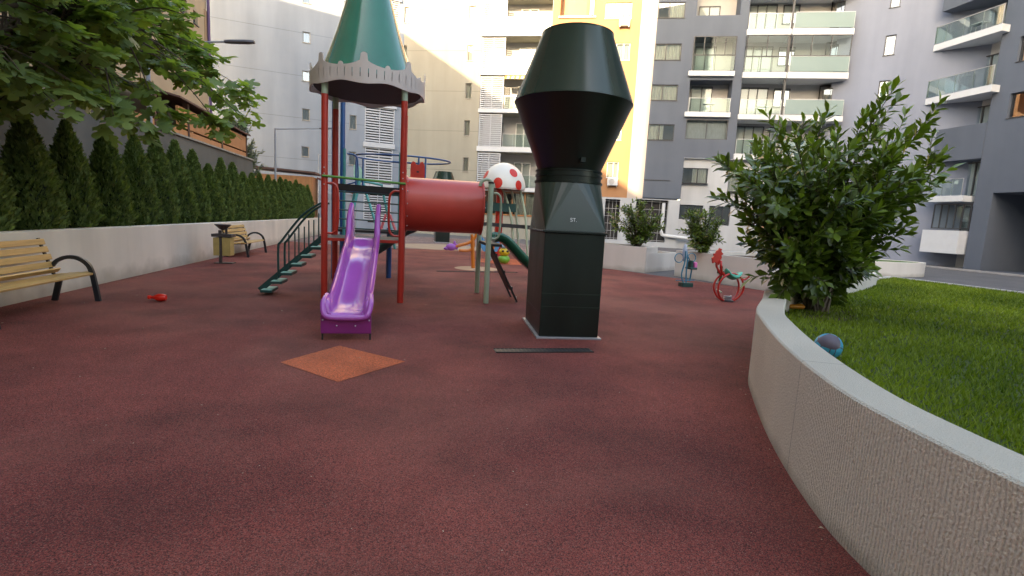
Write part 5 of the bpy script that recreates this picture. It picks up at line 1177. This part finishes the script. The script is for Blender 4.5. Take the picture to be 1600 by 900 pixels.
b2 = dup(b1, (-5.42, 19.2, 0), 0, 'far wooden slat bench behind the litter bin')
bp_ = G(345, 412); bt_ = thing('litter_bin', (bp_.x, bp_.y, 0), 'litter bin with ashtray bowl on top and wooden side panels, by the far bench', 'litter bin'); x, y = bp_.x, bp_.y
m_bbrown = M('brown grey metal', (0.07, 0.055, 0.05), .5, .2, 5)
b = MB(); b.bar((x, y, 0), (x, y, .9), .07, .05, (0,1,0)); b.build('post', m_bbrown, bt_)
b = MB(); b.box(x-.16, x+.30, y-.05, y+.25, 0, .03); b.build('foot', m_bbrown, bt_)
b = MB(); b.box(x-.17, x-.02, y-.03, y+.3, .22, .70); b.box(x+.05, x+.25, y-.03, y+.3, .22, .70); b.build('wooden_panels', M('ochre board', (0.50,0.36,0.12), .5, .15, 5), bt_, bevel=.006)
b = MB(); b.box(x-.21, x+.29, y-.04, y+.35, .72, .80); b.build('top_band', m_bbrown, bt_, bevel=.006)
b = MB(); b.lathe([(.03, .90), (.08, .93), (.18, 1.02), (.205, 1.05), (.195, 1.06), (.16, 1.035), (.02, 1.02)], 22, (x+.04, y+.1, 0)); b.build('ashtray_bowl', m_bbrown, bt_, smooth=True)
b = MB(); b.bar((x+.14, y+.05, .8), (x+.14, y+.05, .96), .05, .04, (0,1,0)); b.build('bowl_strut', m_bbrown, bt_)

# ------------------------------------------------------------------ street lamps
m_lamp = M('grey lamp post paint', (0.30, 0.31, 0.34), .45, .08, 4)
def lamp(x, y, h, arm, label, rise):
    t = thing('street_lamp', (x, y, 0), label, 'street lamp', 'lamps behind the cypress row')
    b = MB(); b.lathe([(.075, 0), (.06, h*.5), (.05, h)], 14, (x, y, 0)); b.build('pole', m_lamp, t, smooth=True)
    b = MB(); b.tube([(x, y, h-.04), (x+arm, y, h+rise)], [.035, .022], 8); b.build('arm', m_lamp, t, smooth=True)
    b = MB(); z = h+rise; b.loft([[V(x+arm+u, y+w*.12*s, z+dz+u*.1) for s, dz in ((-1,-.03),(-.8,.03),(.8,.03),(1,-.03))] for u, w in ((-.1,.5),(.05,.9),(.45,1),(.62,.6))]); b.build('lamp_head', M('dark lamp head', (0.08,0.08,0.10), .4) if 'dark lamp head' not in bpy.data.materials else bpy.data.materials['dark lamp head'], t, bevel=.01)
lamp(-6.6, 15.2, 5.55, 1.9, 'street lamp whose head pokes out past the fig tree', .22)
lamp(-7.15, 30.2, 5.75, 2.35, 'thin street lamp in front of the pale block, left of the play tower', .18)
lamp(-6.9, 42.2, 5.75, 2.2, 'farthest faint street lamp, seen between the tower posts', .12)

# ------------------------------------------------------------------ wooden deck over the boundary wall, sheds beyond
m_board = M('orange brown boards', (0.50, 0.22, 0.09), .6, .18, 6, stretch=(1, 8, .3)); m_aw = M('brown awning sheet', (0.13, 0.065, 0.05), .6, .15, 2); m_dkw = M('dark stained post', (0.07,0.03,0.02), .6, .2, 5)
dk_ = thing('roof_terrace', (-8.4, 21, 3.9), 'orange-brown boarded terrace with brown awning on top of the grey wall', 'terrace')
b = MB(); b.box(-7.72, -7.66, 14.5, 27.0, 3.80, 4.05); b.build('lower_boards', m_board, dk_)
b = MB(); b.box(-7.735, -7.66, 19.6, 27.0, 4.12, 4.78); b.build('upper_boards', m_board, dk_)
for y in (15, 18, 20.4, 23.7, 26.95): b = MB(); b.box(-7.80, -7.64, y-.07, y+.07, 3.79, 4.98); b.build('post', m_dkw, dk_)
b = MB(); b.add([(-9.9,19,5.5),(-7.5,19.4,5.0),(-7.5,27.1,4.85),(-9.9,27.1,5.35),(-9.9,19,5.56),(-7.5,19.4,5.06),(-7.5,27.1,4.91),(-9.9,27.1,5.41)],[(3,2,1,0),(4,5,6,7),(0,1,5,4),(1,2,6,5),(2,3,7,6),(3,0,4,7)]); b.build('awning', m_aw, dk_)
b = MB(); b.box(-9.9, -7.9, 14, 27, 3.73, 3.79); b.build('deck', m_dkw, dk_)
b = MB(); b.box(-9.9, -7.85, 26.9, 27, 3.8, 4.9); b.build('end_boards', m_board, dk_)
sh = thing('garden_shed', (-8.2, 36, 0), 'low brown wooden shed roof peeping over the far cypresses', 'shed')
b = MB(); b.box(-9.6, -6.1, 35, 37, 0, 3.6); b.build('walls', m_board, sh)
b = MB(); b.bar((-9.9, 36, 4.0), (-5.9, 36, 3.85), 2.4, .12); b.build('roof', m_aw, sh)
b = MB(); b.bar((-6.0, 37, 3.6), (-3.6, 37, 2.7), 2.0, .12); b.build('lean_to_roof', M('red tile roof', (0.22,0.06,0.04), .7, .2, 5), sh)
b = MB(); b.box(-5.9, -3.7, 36.2, 37.8, 0, 2.65); b.build('lean_to_wall', m_white, sh)

# ------------------------------------------------------------------ small things on the ground
rt = G(250, 471); t = thing('toy_rattle', (rt.x, rt.y, 0), 'small bright red plastic toy bottle lying on the rubber floor near the left bench', 'toy')
b = MB(); b.lathe([(.001, -.10), (.045, -.09), (.062, -.04), (.060, .02), (.035, .075), (.022, .10), (.022, .13), (.034, .135), (.034, .165), (.001, .17)], 18)
Mx = Matrix.Rotation(-PI/2, 3, 'Y') @ Matrix.Rotation(0.0, 3, 'Z'); b.v = [tuple(Mx @ V(*p)+V(rt.x, rt.y, .065)) for p in b.v]; b.build('toy_body', M('bright red plastic', (0.75,0.02,0.01), .3, .05, 3, coat=.3), t, smooth=True)
bc = atY(1298, 545, G(1298, 545, .6).y); q_ = G(1294, 541, .615); bx, by = q_.x, q_.y; r = .115
ballm = M('ball turquoise', (0.03,0.32,0.50), .4, .12, 8); t = thing('football', (bx, by, .5), 'turquoise and grey scuffed football on the grass behind the curved wall', 'ball')
b = MB(); b.ball((bx, by, .5+r), r, 28, 18); bo = b.build('ball_skin', ballm, t, smooth=True)
n_ = ballm.node_tree.nodes; l_ = ballm.node_tree.links; tc = n_.new('ShaderNodeTexCoord'); vo = n_.new('ShaderNodeTexVoronoi'); vo.inputs['Scale'].default_value = 8; vo.feature = 'DISTANCE_TO_EDGE'; l_.new(tc.outputs['Object'], vo.inputs['Vector'])
vc = n_.new('ShaderNodeTexVoronoi'); vc.inputs['Scale'].default_value = 8; l_.new(tc.outputs['Object'], vc.inputs['Vector']); sp = n_.new('ShaderNodeSeparateColor'); l_.new(vc.outputs['Color'], sp.inputs[0])
gt = n_.new('ShaderNodeMath'); gt.operation = 'GREATER_THAN'; gt.inputs[1].default_value = .55; l_.new(sp.outputs[0], gt.inputs[0]); lt = n_.new('ShaderNodeMath'); lt.operation = 'LESS_THAN'; lt.inputs[1].default_value = .03; l_.new(vo.outputs['Distance'], lt.inputs[0])
mxn = n_.new('ShaderNodeMath'); mxn.operation = 'MAXIMUM'; l_.new(gt.outputs[0], mxn.inputs[0]); l_.new(lt.outputs[0], mxn.inputs[1])
mc_ = n_.new('ShaderNodeMix'); mc_.data_type = 'RGBA'; l_.new(mxn.outputs[0], mc_.inputs[0]); bs = n_['Principled BSDF']; l_.new(bs.inputs['Base Color'].links[0].from_socket, mc_.inputs[6]); mc_.inputs[7].default_value = (.09,.07,.10,1); l_.new(mc_.outputs[2], bs.inputs['Base Color'])
ot = G(1243, 479, .56); t = thing('toy_boat', (ot.x, ot.y, .5), 'small orange-yellow plastic toy lying on soil under the big bush', 'toy')
b = MB(); b.loft([[V(ot.x+u, ot.y+.05*math.cos(a)*w, .56+.04*math.sin(a)*w) for a in np.linspace(0, 2*PI, 10, endpoint=False)] for u, w in ((-.14,.25),(-.11,.8),(-.04,.9),(.0,.75),(.05,1.0),(.11,1.0),(.15,.3))]); b.build('toy_body', M('orange yellow plastic', (0.70,0.27,0.03), .35, .1, 5), t, smooth=True)
# drain channel grates
m_slot = M('grimy dark iron', (0.035, 0.028, 0.026), .8, .4, 30)
def grate(p0, p1, label, w=.12):
    a, b_ = G(*p0), G(*p1); t = thing('drain_grate', ((a.x+b_.x)/2, (a.y+b_.y)/2, 0), label, 'drain grate', 'slotted drains in the rubber floor'); d = (b_-a); L = d.length; d.normalize(); s = V(-d.y, d.x, 0)
    f = MB(); f.bar(a+V(0,0,.0075), b_+V(0,0,.0075), w+.03, .007); f.build('channel', m_black, t)
    g_ = MB(); k = int(L/.05)
    for i in range(k): q = a+d*((i+.5)*L/k)+V(0,0,.013); g_.bar(q-s*w/2, q+s*w/2, .014, .006)
    g_.build('bars', m_bbrown, t)
    e_ = MB(); 
    for q in (-1, 1): e_.bar(a+s*q*(w/2+.01)+V(0,0,.013), b_+s*q*(w/2+.01)+V(0,0,.013), .01, .006)
    e_.build('frame', m_slot, t); return t
grate((773, 549), (924, 548.5), 'slotted metal drain in front of the near green shaft', .15); grate((682, 424), (808, 426), 'far slotted drain under the tunnel end', .12)
# crumbs, leaf scraps
m_lit = M('dry scraps', (0.50, 0.42, 0.30), .8, .5, 30)
mb = MB(); rr_ = random.Random(3)
for i in range(420):
    if i < 300: x, y = rr_.uniform(-5.5, 3.0), rr_.uniform(1.5, 16)
    elif i < 380: y = rr_.uniform(1.5, 22); x = -5.55+abs(rr_.gauss(0, .12))
    else: q = rr_.random(); P_ = offset(smoothpath(outer, 5), -.03-.1*abs(rr_.gauss(0, .4))); p_ = P_[int(q*(len(P_)-1))]; x, y = p_.x, p_.y
    if x > 2.0 and y < 2.0: continue
    s = rr_.uniform(.003, .009)*(1.7 if rr_.random() < .12 else 1); a = rr_.random()*6; z = .007
    mb.add([(x+s*math.cos(a), y+s*math.sin(a), z), (x-s*.6*math.sin(a), y+s*.6*math.cos(a), z+s*.5), (x-s*math.cos(a), y-s*math.sin(a), z), (x+s*.6*math.sin(a), y-s*.6*math.cos(a), z+s*.3)], [(0,1,2,3)])
tag(mb.build('leaf_litter', m_lit), 'tiny dry scraps and crumbs scattered over the rubber floor', 'litter', None, 'stuff')

# ------------------------------------------------------------------ spring riders on the right
m_rr = M('scarlet tube', (0.50, 0.02, 0.015), .32, .1, 4, coat=.3); m_sea = M('sea green seat', (0.03, 0.38, 0.26), .3, .1, 3, coat=.3); m_cyan = M('blue green tube', (0.03, 0.20, 0.32), .35, .1, 3)
r0 = G(1140, 471); x, y = r0.x, r0.y; k = 1.0
t = thing('rooster_rider', (x, y, 0), 'red hooped rooster rider with sea green saddle by the white planter wall', 'spring rider', 'spring riders by the planter wall')
YR = y
def PP(px, py): return atY(px, py, YR)
c = PP(1138.5, 449); R_ = (PP(1157, 449)-PP(1119, 449)).length/2
for dy in (-.09, .09):
    b = MB(); b.tube([(c.x+R_*(1+.04*math.cos(2*a))*math.cos(a), YR+dy*(1-.6*abs(math.sin(a)) if math.sin(a) < 0 else 1), c.z+R_*1.06*math.sin(a)) for a in np.linspace(0, 2*PI, 36, endpoint=False)], .022, 8, closed=True); b.build('hoop', m_rr, t, smooth=True)
for dy in (-.09, .09):
    b = MB(); b.tube(smoothpath([PP(1130,430)+V(0,dy*.5,0), PP(1125,423)+V(0,dy*.6,0), PP(1123,414)+V(0,dy,0), PP(1125.5,408)+V(0,dy*.3,0)], 5), .028, 8); b.build('neck_tube', m_rr, t, smooth=True)
b = MB(); b.tube(smoothpath([PP(1155,433), PP(1162,437), PP(1168,434), PP(1172,429)], 5), .022, 8); b.build('tail_tube', m_rr, t, smooth=True)
h0 = PP(1117, 405); pxm = (PP(1127, 405)-PP(1117, 405)).length/10.0
hp = [(-5,-3),(-6,2),(-3,5),(-4,9),(-1,10),(0,14),(3,16),(4,19),(6,17),(8,18),(7,14),(9,11),(11,9),(8,7),(9,3),(7,-2),(6,-7),(1,-7),(-1,-4),(-4,-7)]
b = MB(); b.prism([((q[0]+1)*pxm, q[1]*pxm*.85) for q in hp], h0+V(0,-.02,-.0), (1,0,0), (0,0,1), (0,.04,0)); b.build('rooster_head', m_rr, t)
b = MB(); b.tube([PP(1121, 414), PP(1125.5, 409)], .02, 6); b.build('head_stem', m_rr, t)
b = MB(); secs = []
for px_, top_, bot_, w in ((1134.5,419,426,.05),(1136,420.5,431,.12),(1139,425,435,.15),(1144,427,437.5,.16),(1149,427.5,436,.15),(1154,426,431,.12),(1158,424.5,427,.06)):
    a_, b__ = PP(px_, top_), PP(px_, bot_); m_ = (a_+b__)/2; hh = (a_.z-b__.z)/2; secs.append([V(m_.x, YR+w*math.cos(q), m_.z+hh*math.sin(q)) for q in np.linspace(0, 2*PI, 14, endpoint=False)])
b.loft(secs); b.build('saddle', m_sea, t, smooth=True)
b = MB(); b.lathe([(.14, 0), (.14, .03), (.09, .04), (.07, .10), (.09, .11)], 18, (c.x, YR, 0)); b.build('foot_plate', m_frame, t, smooth=True)
b = MB(); b.tube([(c.x+.075*math.cos(a), YR+.075*math.sin(a), .03+.10*a/(6*PI)) for a in np.linspace(0, 6*PI, 40)], .016, 6); b.build('spring', m_steel, t)
b = MB(); b.tube([PP(1120,455)+V(0,-.18,0), PP(1124,453)+V(0,.1,0)], .016, 6); b.build('footrest', m_sage, t)

s0 = G(1071, 448); YR = s0.y
t = thing('spring_rider', (s0.x, YR, 0), 'slim blue-green tubular rider with two round side handles and a small pink seat', 'spring rider', 'spring riders by the planter wall')
for side, xs_ in ((-1, [(1068,445),(1064,436),(1063.5,426),(1067,414),(1069,405),(1070,392)]), (0, [(1072,445),(1072,430),(1073,418),(1074,405),(1073,390)]), (1, [(1079,440),(1081,430),(1082.5,420),(1081,410),(1076,400)])):
    b = MB(); b.tube(smoothpath([PP(*q)+V(0, .06*side, 0) for q in xs_], 5), .020, 8); b.build('frame_tube', m_cyan, t, smooth=True)
for cx0, sgn in ((1061, -1), (1080.5, 1)):
    c = PP(cx0, 403); rr2 = (PP(cx0+6.5, 403)-PP(cx0, 403)).length; b = MB(); b.tube([(c.x+rr2*math.cos(a), YR, c.z+rr2*1.0*math.sin(a)) for a in np.linspace(0, 2*PI, 24, endpoint=False)], .014, 6, closed=True); b.build('round_handle', m_cyan, t, smooth=True)
b = MB(); q = PP(1070, 395); b.ball(q, (.07,.05,.24), 12, 8); b.build('pale_head', M('pale blue grey plastic', (0.35,0.42,0.55), .4, .1, 4), t, smooth=True)
b = MB(); q = PP(1080, 419); b.frame(q, (.11,0,0), (0,.14,0), (0,0,.03)); b.frame(q+V(-.05,0,.12), (.04,0,0), (0,.12,0), (0,0,.10)); b.build('dark_seat', m_pine, t, bevel=.02)
b = MB(); q = PP(1084.5, 415); b.frame(q, (.045,0,0), (0,.10,0), (0,0,.10)); b.build('pink_backrest', M('pink plastic', (0.65,0.16,0.42), .4, .1, 4), t, bevel=.02)
b = MB(); b.bar(PP(1056,438), PP(1085,438), .03, .02); b.build('footrest', m_cyan, t)
b = MB(); b.box(s0.x-.16, s0.x+.16, YR-.12, YR+.12, .0, .12); b.build('foot_block', m_pine, t, bevel=.01)
